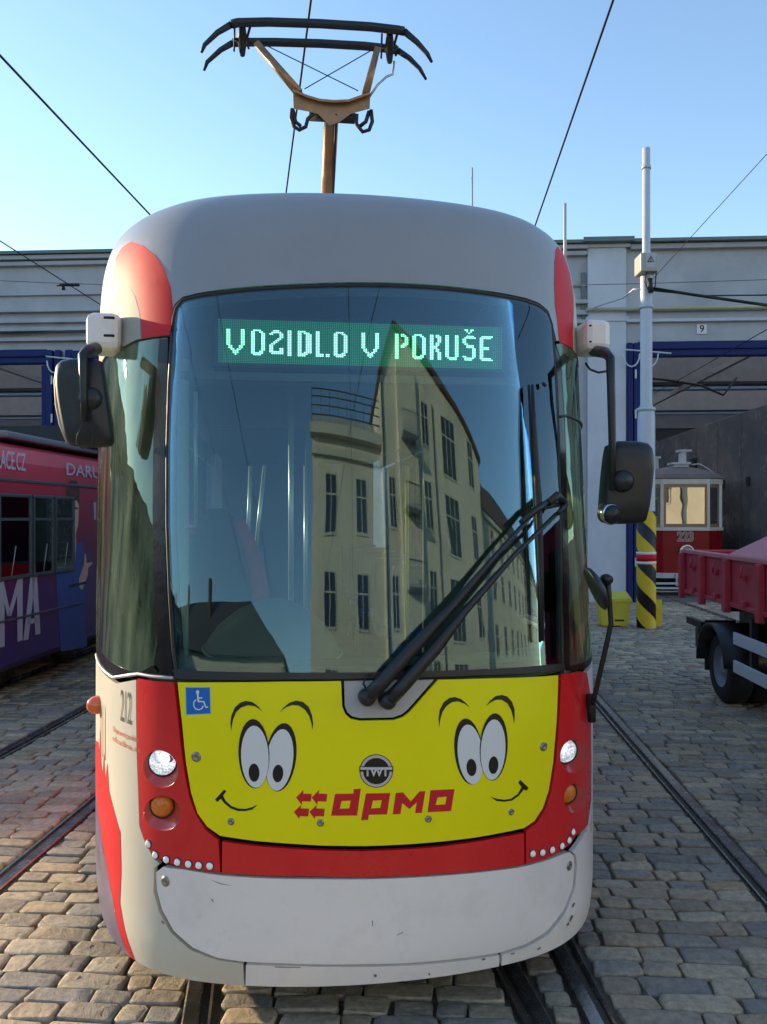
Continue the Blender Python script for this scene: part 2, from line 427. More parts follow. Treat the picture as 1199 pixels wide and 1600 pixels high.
skin('corner_window', [RCW], M_side, tram, .002, .006)
pr = T([(866,540),(874,560),(880,650),(884,760),(887,900),(888,1046),(881,1047),(879,900),(876,760),(872,640),(868,560)])
skin('front_pillar', [pr], M_pillar, tram, .005, .03)
skin('window_skirt', [[(ARc, ZS+.05), (1.4, ZS+.03), (1.15, ZS+.03)]+T([(889,1040),(890,1048)])+[(1.15, ZS-.0), (1.4, ZS-.0), (ARc, ZS)]], M_pillar, tram, .004, .02)
rb = T([(872,652),(884,650)])
seam('window_divider', [rb[0], rb[1], (1.25, rb[1][1]), (1.5, rb[1][1]), (ARc, rb[1][1])], .007, M_rubber, tram, .004, closed=False)

# ---- roof shell
zt = ZR+HR*.996
roof_low = [(-FAR, ZW+.03), (-1.95, ZW+.03), (-1.55, ZW+.05)]+T([(196,541),(215,531),(240,526),(266,524)])+[(p[0]-.012 if p[0] < -.85 else p[0], p[1]+.014) for p in WS[:18]]+T([(869,533),(880,531),(895,536)])+[(1.45, ZW+.05), (1.95, ZW+.03), (FAR, ZW+.03)]
zq = ZW+.03
roof = skin('roof', [[(-2.0, zq)]+roof_low[1:-1]+[(2.0, zq), (2.0, zt), (-2.0, zt)]], M_roof, tram, .004, .02)
for s in (-1, 1): skin('roof_side', [[(s*2.0, zq), (s*FAR, zq), (s*FAR, zt), (s*2.0, zt)]], M_roof, tram, .004, .02)
aa = np.concatenate([np.linspace(-FAR, -2, 12), np.linspace(-1.9, 1.9, 80), np.linspace(2, FAR, 12)])
Pt, _ = S(aa, np.full_like(aa, zt), .003)
md = MB(); nn = len(aa); md.v = [tuple(p) for p in Pt]+[(0, p[1], p[2]+.012) for p in Pt]
for i in range(nn-1): md.f.append((i, i+1, i+1+nn, i+nn)); md.sm.append(True)
md.build('roof_deck', M_roof, tram)
# roof livery, flat film
redL = T([(266,524),(271,500),(271,478),(268,450),(258,420),(245,400),(225,384),(207,378),(192,388),(182,405)])
redL = redL+[(-1.52, 3.42), (-1.62, 3.28), (-1.72, 3.15), (-1.66, 3.14)]+T([(193,440),(203,444),(214,464),(221,490),(223,530)])
creamL = T([(222,530),(220,490),(213,464),(203,444),(193,440)])+[(-1.66, 3.14), (-1.75, 3.12), (-2.6, 3.12), (-2.6, ZW+.035), (-1.95, ZW+.035), (-1.55, ZW+.055)]+T([(196,541),(215,531)])
skin('red_roof_film', [redL], M_film_r, tram, .0055, 0)
skin('cream_roof_film', [creamL], M_creamr, tram, .0052, 0)
redR = [(-p[0]+.12, p[1]) for p in redL][::-1]; redR = [(a_, max(z_, ZW+.05) if a_ > 1.3 else z_) for a_, z_ in redR]
creamR = [(-p[0]+.12, p[1]) for p in creamL][::-1]
rl = [(1.02+.0,3.06)]
redR = [(1.04, 3.0), (1.035, 3.10), (1.02, 3.19), (1.03, 3.30), (1.07, 3.42), (1.13, 3.50), (1.22, 3.55), (1.34, 3.54), (1.42, 3.44), (1.40, 3.30), (1.34, 3.19), (1.29, 3.10), (1.27, 3.0)]
creamR = [(1.275, 3.0), (1.295, 3.10), (1.35, 3.18), (1.41, 3.27), (1.46, 3.36), (1.7, 3.36), (2.6, 3.2), (2.6, ZW+.04), (1.95, ZW+.04), (1.45, ZW+.06)]
skin('red_roof_film', [redR], M_film_r, tram, .0055, 0)
skin('cream_roof_film', [creamR], M_cream, tram, .0052, 0)

# ---- front skin below the windscreen
yel = [(279,1066),(340,1066),(440,1065),(533,1064),(535,1104),(540,1116),(548,1123),(562,1126),(615,1125),(630,1120),(640,1112),(684,1062),(760,1060),(871,1055),(868,1130),(863,1190),(856,1235),(847,1262),(834,1282),(818,1293),(780,1301),(740,1308),(690,1314),(640,1318),(570,1321),(500,1320),(450,1317),(400,1313),(345,1305),(325,1291),(310,1270),(300,1238),(292,1190),(286,1130)]
YEL = T(yel); yp = skin('face_panel', [YEL], M_yellow, tram, .006, .02)
grey = T([(538,1064),(539,1103),(543,1113),(550,1119),(562,1122),(614,1121),(628,1116),(637,1109),(678,1062),(610,1063)])
skin('wiper_plate', [grey], M_greypan, tram, .0, .02)
redcor = [(217,1060),(240,1064),(273,1066),(278,1110),(283,1160),(290,1210),(297,1245),(307,1272),(322,1296),(342,1312),(345,1362),(320,1359),(290,1355),(262,1347),(242,1335),(229,1318),(222,1290),(219,1230),(218,1180),(216,1110)]
REDL = T(redcor)
redcoR = [(876,1054),(890,1052),(905,1049)]
REDR = T(redcoR)+[(1.17, 1.41), (1.235, 1.3), (1.26, 1.15), (1.27, .95), (1.26, .80), (1.17, .70)]+T([(898,1305),(890,1318),(872,1331),(850,1341),(821,1349),(821,1297),(838,1285),(851,1264),(860,1236),(867,1192),(872,1132)])
def lamp_hole(cx, cy, rx, ry, tilt=0): return T(ell(cx, cy, rx, ry, tilt, 26))
hL = [lamp_hole(253,1201,26,30,-30), lamp_hole(256,1270,29,27,20)]
hR = [lamp_hole(894,1181,20,26,5), lamp_hole(897,1247,17,23,0)]
skin('red_corner_panel', [keyhole(REDL, hL)], M_red, tram, .006, .02)
skin('red_corner_panel', [keyhole(REDR, hR)], M_red, tram, .006, .02)
RC = T([(348,1314),(400,1321),(450,1325),(500,1328),(570,1329),(640,1326),(690,1322),(740,1315),(780,1308),(818,1301),(818,1350),(760,1358),(700,1363),(640,1367),(580,1369),(500,1368),(400,1366),(348,1363)])
skin('red_centre_panel', [RC], M_red, tram, .006, .02)
BP = T([(246,1362),(256,1354),(290,1358),(345,1367),(400,1371),(500,1373),(580,1373),(700,1367),(820,1353),(878,1334),(889,1331),(895,1337),(896,1352),(893,1385),(880,1420),(852,1455),(820,1474),(780,1487),(700,1498),(640,1503),(570,1505),(450,1504),(380,1501),(340,1495),(302,1479),(273,1453),(255,1420),(247,1390)])
skin('bumper_panel', [BP], M_white, tram, .006, .03)
bL = T([(226,1311),(240,1338),(250,1349),(242,1356),(241,1392),(249,1423),(268,1457),(299,1484),(339,1499),(380,1505)])
a1 = T([(381,1506)])[0][0]; a2 = T([(783,1492)])[0][0]
redleft = T([(214,1062),(214,1110),(215,1180),(217,1230),(219,1290)])
CL = [(-1.98, ZS-.02)]+[(-1.6, ZS-.02), (-1.25, ZS-.03)]+redleft+bL+[(a1, ZB), (a1-.25, ZB), (-.75, ZB), (-1.98, ZB)]
CL = CL[:-1]+[(-1.3, ZB), (-1.98, ZB)]
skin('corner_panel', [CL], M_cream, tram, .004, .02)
strip = T([(385,1507),(450,1508),(570,1510),(640,1508),(700,1503),(780,1492)])+[(a2-.006, ZB), (a1+.006, ZB)]
skin('lower_bumper_strip', [strip], M_white, tram, .004, .02)
brR = T([(784,1491),(820,1480),(855,1461),(884,1424),(898,1386),(901,1352),(899,1336),(893,1330)])
CR = brR+[(1.18, .69), (1.27, .79), (1.28, .95), (1.27, 1.16), (1.245, 1.31), (1.18, ZS-.02), (1.98, ZS-.02), (1.98, ZB), (1.2, ZB), (.8, ZB), (a2+.006, ZB)]
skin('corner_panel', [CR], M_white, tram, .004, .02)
# dark structure behind the joints
skin('body_frame', [[(-FAR, ZB+.03), (FAR, ZB+.03), (FAR, ZS-.03), (1.0, ZS-.02), (.5, ZS-.02), (-.5, ZS-.02), (-1.0, ZS-.02), (-FAR, ZS-.03)]], M_backing, tram, -.075, .01)
# flanks behind the cab
for s in (-1, 1):
    x = 1.985
    for k, wd in enumerate((1.30, 1.55, 1.55, 1.55, 1.55, 1.40)):
        q = [(s*x, ZB), (s*(x+wd), ZB), (s*(x+wd), ZS-.02), (s*x, ZS-.02)]
        skin('side_panel', [q], M_cream if k % 2 == 0 else M_red, tram, .004, .02)
        q = [(s*(x+.05), ZS+.02), (s*(x+wd-.05), ZS+.02), (s*(x+wd-.05), ZW), (s*(x+.05), ZW)]
        skin('side_window', [q], M_darkglass, tram, .004, .006)
        q = [(s*(x-.04), ZS-.015), (s*(x+.046), ZS-.015), (s*(x+.046), ZW+.028), (s*(x-.04), ZW+.028)]
        skin('window_post', [q], M_pillar, tram, .002, .03)
        x += wd+.006
# left flank film: red flame and slate-blue swoosh
M_slate = mat('slate_film', (.11, .09, .17), .35, var=.35, vscale=9)
ca = T([(190,1300),(194,1380),(203,1440)])
flame = [(-1.98, .98), (-1.66, 1.05), (-1.62, 1.0), (-1.58, 1.14), (-1.54, .98), (-1.50, .94), (-1.46, 1.05), (-1.43, .93), (-1.385, 1.02), (-1.35, .90), (-1.30, .86), (ca[0][0], ca[0][1]), (ca[0][0]+.01, .6), (-1.2, .45), (-1.14, .32), (-1.08, ZB+.002), (-1.12, ZB+.002), (-1.2, .30), (-1.28, .42), (-1.4, .55), (-1.6, .68), (-1.98, .78)]
skin('flame_film', [flame], M_film_r, tram, .0055, 0)
slate = [(-1.98, .775), (-1.6, .675), (-1.4, .545), (-1.28, .415), (-1.2, .295), (-1.12, ZB+.003), (-1.98, ZB+.003)]
skin('slate_film', [slate], M_slate, tram, .0055, 0)
M_flameg = mat('flame_line_film', (.38, .16, .12), .35)  # brownish film for the thin lines at the flame tips
for q in (-1.56, -1.50, -1.44):
    skin('flame_line', [[(q, 1.02), (q+.012, 1.02), (q+.010, 1.26), (q+.002, 1.28)]], M_flameg, tram, .0057, 0)
M_numg = mat('number_film', (.12, .13, .09), .4)
def text_on(txt, a0, z0, h, wscale, material, name, off=.0065, bold=.01, slope=0.0, shear=0):
    vv, ff = text_mesh(txt, 1.0, shear, bold)
    xs = [p[0] for p in vv]; ys = [p[1] for p in vv]; hh = max(ys)-min(ys); cx = (max(xs)+min(xs))/2; cy = (max(ys)+min(ys))/2; wd = max(xs)-min(xs)
    v2 = [(a0+(x-cx)/wd*wscale, z0+(y-cy)/hh*h+slope*(x-cx)/wd) for x, y in vv]
    return skin(name, (v2, ff), material, tram, off, 0)
t0, t1, t2 = T([(190,1098),(198,1104),(206,1110)])
text_on('212', t1[0], t1[1], .135, t2[0]-t0[0], M_numg, 'fleet_number', bold=.0)
M_smallr = mat('small_print_film', (.60, .16, .12), .4)
text_on('Dopravní podnik', t1[0]-.01, t1[1]-.125, .030, .26, M_smallr, 'operator_lettering', bold=.012)
text_on('města Brna, a.s.', t1[0]-.01, t1[1]-.165, .030, .28, M_smallr, 'operator_lettering', bold=.012)

# ---- lamps
M_lens = mat('headlamp_lens', (.8, .82, .85), .08, emit=(.95, .97, 1.0), estr=.55, var=.25, vscale=30, bump=.3, bscale=60)
M_lampglass = glass('lamp_cover_glass', (.92, .95, .97), .10, ripple=.006, rscale=60, film=(.85, .88, .92), famt=.10)
M_amber = mat('amber_lens', (.75, .20, .01), .18, var=.2, vscale=60, bump=.3, bscale=150, coat=.6)
M_refl = mat('lamp_reflector', (.85, .86, .88), .22, metal=.9, emit=(.9, .95, 1.0), estr=.04, bump=.6, bscale=45)
M_pinkbowl = mat('red_bowl', (.56, .05, .04), .3, coat=.4)
def lamp(hole, px, py, r, lens, name):
    p, n = P1(px, py, -.028)
    fwd = Vector((0, -1, 0))*.8+n*.2; fwd.normalize()
    d = np.array(hole); H3, _ = S(d[:, 0], d[:, 1], .006)
    e = Vector((0, 0, 1)).cross(fwd).normalized(); g = fwd.cross(e)
    m = MB(); k = len(hole); inner = []
    for q in H3:
        w = Vector(q)-p; an = math.atan2(w.dot(g), w.dot(e)); inner.append(p+(e*math.cos(an)+g*math.sin(an))*r*1.06)
    m.v = [tuple(q) for q in H3]+[q[:] for q in inner]
    m.f = [(i, (i+1) % k, k+(i+1) % k, k+i) for i in range(k)]; m.sm = [True]*k
    b = m.build(name+'_bowl', M_pinkbowl, tram)
    l = MB(); l.lathe([(r*1.08, -.012), (r*1.08, .004), (r*.98, .006), (r*.97, .0)], p, fwd, 28); l.build('bezel', M_plastic, b)
    if name == 'indicator':
        l = MB(); l.lathe([(r*.99, -.01), (r*.97, .002), (r*.8, .010), (r*.5, .016), (r*.2, .019), (0, .0195)], p, fwd, 28); l.build('lens', lens, b); return b
    l = MB(); l.lathe([(r*.98, .0), (r*.90, -.012), (r*.62, -.034), (r*.38, -.046), (r*.30, -.046)], p, fwd, 32); l.build('reflector', M_refl, b)
    l = MB(); l.lathe([(r*.36, -.046), (r*.36, -.030), (r*.26, -.020), (0, -.016)], p, fwd, 20); l.build('bulb', lens, b)
    l = MB(); l.lathe([(r*.98, .001), (r*.8, .008), (r*.5, .013), (r*.2, .0155), (0, .016)], p, fwd, 32); l.build('cover_glass', M_lampglass, b)
    return b
lamp(hL[0], 247, 1193, .058, M_lens, 'headlight'); lamp(hR[0], 893, 1175, .054, M_lens, 'headlight')
lamp(hL[1], 246, 1262, .050, M_amber, 'indicator'); lamp(hR[1], 895, 1241, .047, M_amber, 'indicator')
M_led = mat('led_lens', (.8, .8, .78), .1, emit=(1, 1, 1), estr=.04, coat=1)
for (x, y) in [(234,1318),(245,1335),(262,1342),(279,1346),(296,1349),(312,1351),(329,1352),(831,1333),(846,1331),(861,1327),(876,1321),(887,1312),(893,1299)]:
    p, n = P1(x, y, .006); m = MB(); m.lathe([(.019, -.003), (.018, .003), (.0155, .004)], p, n, 14); rg = m.build('daytime_light', M_plastic, tram)
    m = MB(); m.lathe([(.0155, .0), (.014, .006), (.009, .011), (.004, .013), (0, .0134)], p, n, 14); m.build('lens', M_led, rg)
def bolt(x, y, r, off=.006):
    p, n = P1(x, y, off); m = MB(); m.lathe([(r*1.15, -.002), (r*1.1, .002), (r*.85, .003), (r*.8, .0055), (r*.55, .006), (r*.45, .003), (0, .003)], p, n, 18); return m.build('bolt', M_bolt, tram)
for (x, y, r) in [(308,1182,.019),(848,1166,.018),(362,1283,.013),(501,1285,.013),(669,1279,.013),(798,1268,.013),(260,1376,.020),(888,1352,.019)]: bolt(x, y, r)
p, n = P1(162, 1105); p = Vector(S(np.array([-1.62]), np.array([1.24]), .004)[0][0]); n = Vector(S(np.array([-1.62]), np.array([1.24]), .0)[1][0])
m = MB(); m.lathe([(.045, 0), (.043, .03), (.03, .05), (.012, .06), (0, .061)], p, n, 20); m.build('side_marker', mat('orange_lens', (.75, .14, .03), .2, coat=.7), tram)

# ---- face film, badge, emblem
def decal(name, polys, material, layer=1, z=0):
    az = [T(q) for q in polys]
    return skin(name, az, material, tram, .0064+.0006*layer, 0)
def zf(pts, ox, oy, k): return [(ox+x*k, oy+y*k) for x, y in pts]
KL, KR = .15013, .15013
fl = lambda pts: zf(pts, 340, 1070, KL)
fr_ = lambda pts: zf(pts, 670, 1070, KR)
decal('eye_outline', [fl(ell(662,750,160,358,7))], M_black, 1); decal('eye', [fl(ell(650,777,139,322,7))], M_film_w, 2); decal('pupil', [fl(ell(633,917,55,92,4))], M_black, 3)
decal('eye_outline', [fl(ell(385,712,160,360,-2))], M_black, 4); decal('eye', [fl(ell(395,742,143,322,-2))], M_film_w, 5); decal('pupil', [fl(ell(387,907,56,95,-2))], M_black, 6)
decal('eyebrow', [fl([(148,480),(140,400),(150,320),(185,235),(240,185),(300,165),(370,178),(430,225),(475,278),(440,250),(390,220),(320,210),(250,235),(200,280),(170,350),(155,420)])], M_black)
decal('eyebrow', [fl([(650,285),(690,235),(750,185),(820,162),(890,175),(950,225),(985,310),(998,400),(988,470),(980,400),(955,320),(910,255),(850,215),(780,208),(710,235)])], M_black)
decal('smile', [fl([(75,1085),(98,1103),(65,1146),(90,1200),(150,1255),(220,1280),(300,1285),(370,1265),(425,1240),(370,1290),(300,1308),(220,1308),(140,1280),(75,1225),(40,1180),(5,1215),(-18,1188)])], M_black)
decal('eye_outline', [fr_(ell(410,690,147,345,-6))], M_black, 1); decal('eye', [fr_(ell(428,720,131,312,-6))], M_film_w, 2); decal('pupil', [fr_(ell(438,855,52,90,-3))], M_black, 3)
decal('eye_outline', [fr_(ell(668,642,144,350,3))], M_black, 4); decal('eye', [fr_(ell(660,670,128,315,3))], M_film_w, 5); decal('pupil', [fr_(ell(664,830,50,92,3))], M_black, 6)
decal('eyebrow', [fr_([(105,440),(98,350),(110,260),(150,180),(210,135),(265,125),(330,145),(385,190),(422,235),(370,195),(300,170),(240,178),(180,220),(140,280),(118,350)])], M_black)
decal('eyebrow', [fr_([(590,220),(630,165),(690,115),(750,103),(810,120),(860,175),(885,250),(888,330),(880,405),(870,330),(850,260),(810,190),(750,153),(690,155),(640,180)])], M_black)
decal('smile', [fr_([(945,985),(1033,1068),(1003,1100),(985,1080),(930,1150),(860,1200),(780,1212),(700,1205),(630,1158),(700,1180),(780,1190),(850,1180),(920,1130),(958,1060),(923,1012)])], M_black)
lg = lambda pts: zf(pts, 440, 1060, .25021)
ar1 = [(93,740),(140,692),(136,716),(190,718),(184,766),(130,764),(128,787)]
ar2 = [(78,830),(125,786),(122,808),(174,810),(168,858),(116,857),(112,874)]
logo = [ar1, [(x+97, y) for x, y in ar1], ar2, [(x+97, y) for x, y in ar2],
 keyhole([(335,718),(450,716),(450,688),(495,685),(472,853),(310,853)], [[(376,762),(432,760),(423,808),(364,810)]]),
 keyhole([(527,715),(678,712),(658,846),(545,848),(540,880),(496,882)], [[(570,760),(625,757),(616,805),(560,808)]]),
 [(712,712),(757,708),(805,765),(860,702),(896,700),(875,836),(832,838),(843,770),(797,812),(752,775),(742,843),(693,846)],
 keyhole([(928,695),(1078,688),(1056,825),(910,832)], [[(972,740),(1029,735),(1020,783),(960,787)]])]
M_logor = mat('logo_red_film', (.60, .008, .02), .4)
lo = [decal('logo_letter' if i > 3 else 'logo_arrow', [lg(q)], M_logor) for i, q in enumerate(logo)]
decal('badge', [lg(ell(591,575,104,104,0,36))], M_black, 1)
decal('badge_ring', [lg(ell(591,575,99,99,0,36))], mat('badge_silver', (.55, .50, .52), .3), 2)
decal('badge_disc', [lg(ell(591,575,82,82,0,36))], M_black, 3)
decal('badge_bar', [lg([(486,545),(696,545),(696,578),(486,578)])], M_black, 4)
decal('badge_bar', [lg([(492,550),(690,550),(690,566),(492,566)])], mat('badge_light', (.62, .58, .60), .3), 5)
vv, ff = text_mesh('TWT', 1, 0, .03, .85); xs = [p[0] for p in vv]; ys = [p[1] for p in vv]
q = [(513+(x-min(xs))/(max(xs)-min(xs))*158, 607-(y-min(ys))/(max(ys)-min(ys))*57) for x, y in vv]
skin('badge_lettering', (T(lg(q)), ff), MATS['badge_light'], tram, .0102, 0)
# wheelchair sign
M_blue = mat('sign_blue', (.005, .14, .52), .35)
decal('access_sign', [[(291,1073),(330,1073),(331,1115),(292,1117)]], mat('sign_edge', (.35, .55, .7), .4), 1)
decal('access_sign_field', [[(292.2,1074.2),(329,1074.2),(330,1114),(293.2,1115.8)]], M_blue, 2)
ws_ = lambda pts: zf(pts, 250, 760, .2919)
decal('access_symbol', [ws_(ell(207,1100,9,10)), ws_(stroke([(207,1108),(209,1130),(212,1152)], 9)), ws_(stroke([(210,1150),(240,1151),(251,1182),(263,1178)], 8)), ws_(stroke([(209,1131),(232,1131)], 7)),
      ws_(stroke([(198,1140),(187,1155),(186,1173),(197,1190),(215,1194),(231,1186),(237,1172)], 6.5))], M_film_w, 3)
# wear: scratches on the bumper and chips along its lower joint
M_scr = mat('scratch_dark', (.16, .14, .12), .6)
for q in ([(327,1372),(346,1379),(365,1383),(346,1380.4)], [(330,1402),(334,1405),(336,1410),(333,1407)], [(581,1437),(582,1446),(583,1446),(582.4,1437)], [(620,1459),(629,1455),(629.6,1456),(620.5,1460)],
          [(892,1415),(895,1409),(897,1411),(893,1418)], [(888,1437),(892,1428),(894,1431),(889,1440)], [(884,1443),(887,1440),(888,1443),(885,1446)], [(838,1481),(843,1478),(844,1480),(839,1483)], [(797,1488),(803,1487),(803,1489),(798,1490)],
          [(584,1521),(588,1520),(589,1524),(585,1525)], [(669,1519),(671,1518),(672,1521),(670,1522)], [(752,1497),(757,1495),(757.5,1498),(753,1499)], [(430,1508.5),(470,1509.4),(470,1510.4),(430,1509.8)], [(255,1437),(258,1441),(257,1443),(254,1439)]):
    decal('scratch', [q], M_scr, 1)
# ---- wipers
def wp(x, y, off): return P1(x, y, off)[0]
def wiper(px0, joint, mids, name='wiper'):
    m = MB(); P = [wp(*px0, .055)]+[wp(x, y, .075) for x, y in mids]+[wp(*joint, .07)]
    rs = [.032, .031, .029, .018, .011, .010, .010][:len(P)]
    m.tube([p[:] for p in P], rs, 10); o = m.build(name, M_plastic, tram)
    p, n = P1(px0[0], px0[1], 0); b = MB(); b.lathe([(.034, .0), (.034, .07), (.026, .085), (0, .087)], p, n, 16); b.build('pivot', M_plastic, o)
    return o
w1 = wiper((572,1088), (828,794), [(592,1066),(640,1012),(700,946),(770,862)])
w2 = wiper((603,1093), (852,806), [(622,1072),(672,1014),(715,958),(790,870)])
m = MB(); m.tube([wp(822,606,.045)[:], wp(824,680,.05)[:], wp(829,790,.055)[:], wp(834,900,.05)[:], wp(838,1002,.045)[:]], [.007, .013, .017, .013, .007], 8); bl = m.build('wiper_blade', M_rubber, tram)
m = MB(); m.tube([wp(x, y, .03)[:] for x, y in ((820,604),(824,700),(829,800),(834,900),(837,1004))], .006, 6); m.build('rubber_lip', M_rubber, bl)
m = MB(); m.tube([wp(843,600,.02)[:], wp(846,606,.03)[:]], .008, 6); m.build('blade_tip', M_rubber, bl)
m = MB()
m.tube([wp(800,820,.07)[:], wp(822,800,.075)[:], wp(846,782,.078)[:]], [.012, .016, .012], 8)
m.tube([wp(838,790,.078)[:], wp(850,779,.08)[:], wp(862,788,.078)[:]], [.018, .022, .012], 8)
m.tube([wp(852,806,.075)[:], wp(864,791,.075)[:]], [.012, .012], 8)
m.tube([wp(826,798,.06)[:], wp(860,790,.06)[:]], .012, 8); m.build('wiper_bracket', M_plastic, tram)
m = MB(); m.tube([wp(x, y, .03)[:] for x, y in ((574,1080),(567,1068),(571,1058),(580,1052))], .004, 6); m.build('washer_hose', M_rubber, tram)

# ---- mirrors
def rbox(px0, px1, py0, py1, Y, depth, material, name, parent, bev=.03):
    a_ = WL(px0, py0, Y); b_ = WL(px1, py1, Y); m = MB()
    m.box(a_.x, b_.x, min(a_.y, b_.y), min(a_.y, b_.y)+depth, b_.z, a_.z, bev); return m.build(name, material, parent)
def shell_poly(pts, Y, depth, name, material, parent, inflate=.5, dy=0.0):
    """outline given at depth Y, puffed into a shallow shell facing the viewer"""
    P = [WL(x, y, Y+dy) for x, y in pts]; c = sum(P, Vector())/len(P); m = MB(); n = len(P)
    rings = [(1.0, .0), (1.0, -depth*.45), (.94, -depth*.8), (.80, -depth), (.4, -depth*1.08)]
    vv = [];
    for s_, d in [(1.0, depth*.2)]+rings:
        for p in P: vv.append(((c.x+(p.x-c.x)*s_), p.y*1+d if True else 0, c.z+(p.z-c.z)*s_))
    k = len(rings)+1; ff = []
    for r_ in range(k-1):
        for i in range(n): ff.append((r_*n+i, r_*n+(i+1) % n, (r_+1)*n+(i+1) % n, (r_+1)*n+i))
    ff.append(tuple(range(n))); ff.append(tuple((k-1)*n+i for i in reversed(range(n))))
    m.add(vv, ff, True); return m.build(name, material, parent)
# left
Yl = 3.92
mm = rbox(134,187,487,546, Yl, .22, M_white, 'mirror_mount', tram, .035)
for yy in (494, 522):
    a_ = WL(162, yy, Yl-.01); m = MB(); m.box(a_.x, a_.x+.05, a_.y-.004, a_.y+.01, a_.z-.012, a_.z, .004); m.build('slot', M_backing, mm)
hs = shell_poly(rnd([(92,566),(118,561),(160,561),(166,585),(180,680),(178,696),(165,699),(118,699),(104,690),(92,630),(88,590)], 1), 3.75, .06, 'mirror', M_plastic, tram)
m = MB(); m.tube([WL(150,545,3.85)[:], WL(138,548,3.72)[:], WL(130,556,3.66)[:], WL(130,575,3.65)[:], WL(131,620,3.65)[:], WL(132,658,3.65)[:]], [.03,.028,.022,.019,.016,.015], 10); m.build('mirror_arm', M_plastic, hs)
m = MB(); m.tube([WL(x, y, 3.79)[:] for x, y in ((100,567),(92,574),(89,595),(91,632),(97,662),(106,691))], [.008,.013,.014,.014,.014,.008], 8); m.build('mirror_sunlit_edge', mat('sunlit_edge_sand', (.48, .42, .32), .5), hs)  # added pale strip, its colour stands for sunlight on the housing's left side
pc = WL(143,624,3.70); m = MB(); m.lathe([(.055, -.01), (.05, -.03), (.03, -.045), (0, -.05)], pc, (0, 1, 0), 18); m.build('mirror_joint', M_plastic, hs)
m = MB(); m.tube([WL(x, y, 3.64)[:] for x, y in ((131,660),(121,680),(120,693),(128,700),(140,697),(145,685),(145,670),(151,664))], .003, 6); m.build('mirror_cable', M_rubber, hs)
gl = [WL(x, y, 3.80) for x, y in ((94,574),(160,568),(176,690),(108,692))]
m = MB(); m.add([p[:] for p in gl], [(0, 1, 2, 3)]); m.build('mirror_glass', M_chrome, hs)
# right
Yr = 4.25
mm = rbox(914,957,498,548, Yr, .22, M_white, 'mirror_mount', tram, .035)
for yy in (507, 532):
    a_ = WL(921, yy, Yr-.01); m = MB(); m.box(a_.x, a_.x+.045, a_.y-.004, a_.y+.01, a_.z-.012, a_.z, .004); m.build('slot', M_backing, mm)
hs = shell_poly(rnd([(948,690),(1005,690),(1017,703),(1017,740),(1007,812),(997,818),(948,819),(936,806),(936,790),(942,720)], 1), 4.08, .07, 'mirror', M_plastic, tram)
m = MB(); m.tube([WL(928,548,4.3)[:], WL(946,551,4.15)[:], WL(954,560,4.02)[:], WL(955,600,4.0)[:], WL(957,690,4.0)[:], WL(957,765,4.0)[:]], [.03,.028,.022,.021,.019,.016], 10); m.build('mirror_arm', M_plastic, hs)
pc = WL(972,752,4.02); m = MB(); m.lathe([(.055, -.01), (.05, -.03), (.03, -.045), (0, -.05)], pc, (0, 1, 0), 18); m.build('mirror_joint', M_plastic, hs)
pc = WL(952,803,4.0); m = MB(); m.lathe([(.048, .03), (.046, -.02), (.035, -.04), (0, -.05)], pc, (-.2, 1, .1), 18); m.build('wide_angle_mirror', M_plastic, hs)
m = MB(); m.lathe([(.050, .0), (.052, -.02), (.046, -.024)], pc, (-.2, 1, .1), 18); m.build('mirror_rim', M_chrome, hs)
m = MB(); m.tube([WL(x, y, 4.3)[:] for x, y in ((915,567),(922,577),(935,582),(948,580))], .006, 6); m.build('mirror_cable', M_rubber, hs)
# low disc mirror on its bent arm
m = MB(); m.tube([WL(926,1100,3.85)[:], WL(930,1085,3.83)[:], WL(945,1020,3.75)[:], WL(955,975,3.72)[:], WL(952,930,3.72)[:], WL(949,905,3.72)[:]], [.013,.012,.012,.012,.012,.018], 8); ar_ = m.build('front_mirror', M_plastic, tram)
c_ = WL(934,918,3.72); m = MB(); ax = Vector((.92, -.12, .42)); m.lathe([(0, .03), (.05, .022), (.095, .004), (.105, -.012), (.098, -.018), (0, -.012)], c_, ax, 24); m.build('mirror_disc', M_plastic, ar_)
m = MB(); m.lathe([(0, -.03), (.02, -.03), (.025, 0), (.02, .03), (0, .03)], WL(948,905,3.72), (0, 1, 0), 12); m.build('mirror_joint', M_plastic, ar_)
m = MB(); m.tube([WL(921,1085,3.9)[:], WL(924,1100,3.88)[:], WL(925,1128,3.88)[:]], [.018,.022,.018], 10); m.build('mirror_foot', M_rubber, ar_)

# ---- inside the cab
M_in = mat('cab_lining', (.10, .115, .11), .6, var=.1); M_dash = mat('dashboard_moulding', (.13, .17, .145), .45, var=.15, vscale=3)
M_seat = mat('seat_cloth', (.02, .02, .02), .9, var=.3, vscale=20, bump=.2, bscale=300); M_seatr = mat('seat_red_cloth', (.32, .015, .012), .8)
M_pole = mat('grab_pole', (.60, .62, .60), .3, metal=.5); M_blind = mat('inner_ceiling', (.13, .17, .20), .7)
m = MB(); m.prism([(-.9, .5), (.9, .5), (1.08, 1.0), (1.25, 1.6), (1.25, 10.5), (-1.25, 10.5), (-1.25, 1.6), (-1.08, 1.0)], .06, 'xy', .30); m.build('floor', M_in, tram)
m = MB(); m.prism([(-.85, .8), (.85, .8), (1.0, 1.2), (1.2, 1.9), (1.2, 10.5), (-1.2, 10.5), (-1.2, 1.9), (-1.0, 1.2)], .04, 'xy', 3.02); m.build('ceiling_lining', M_blind, tram)
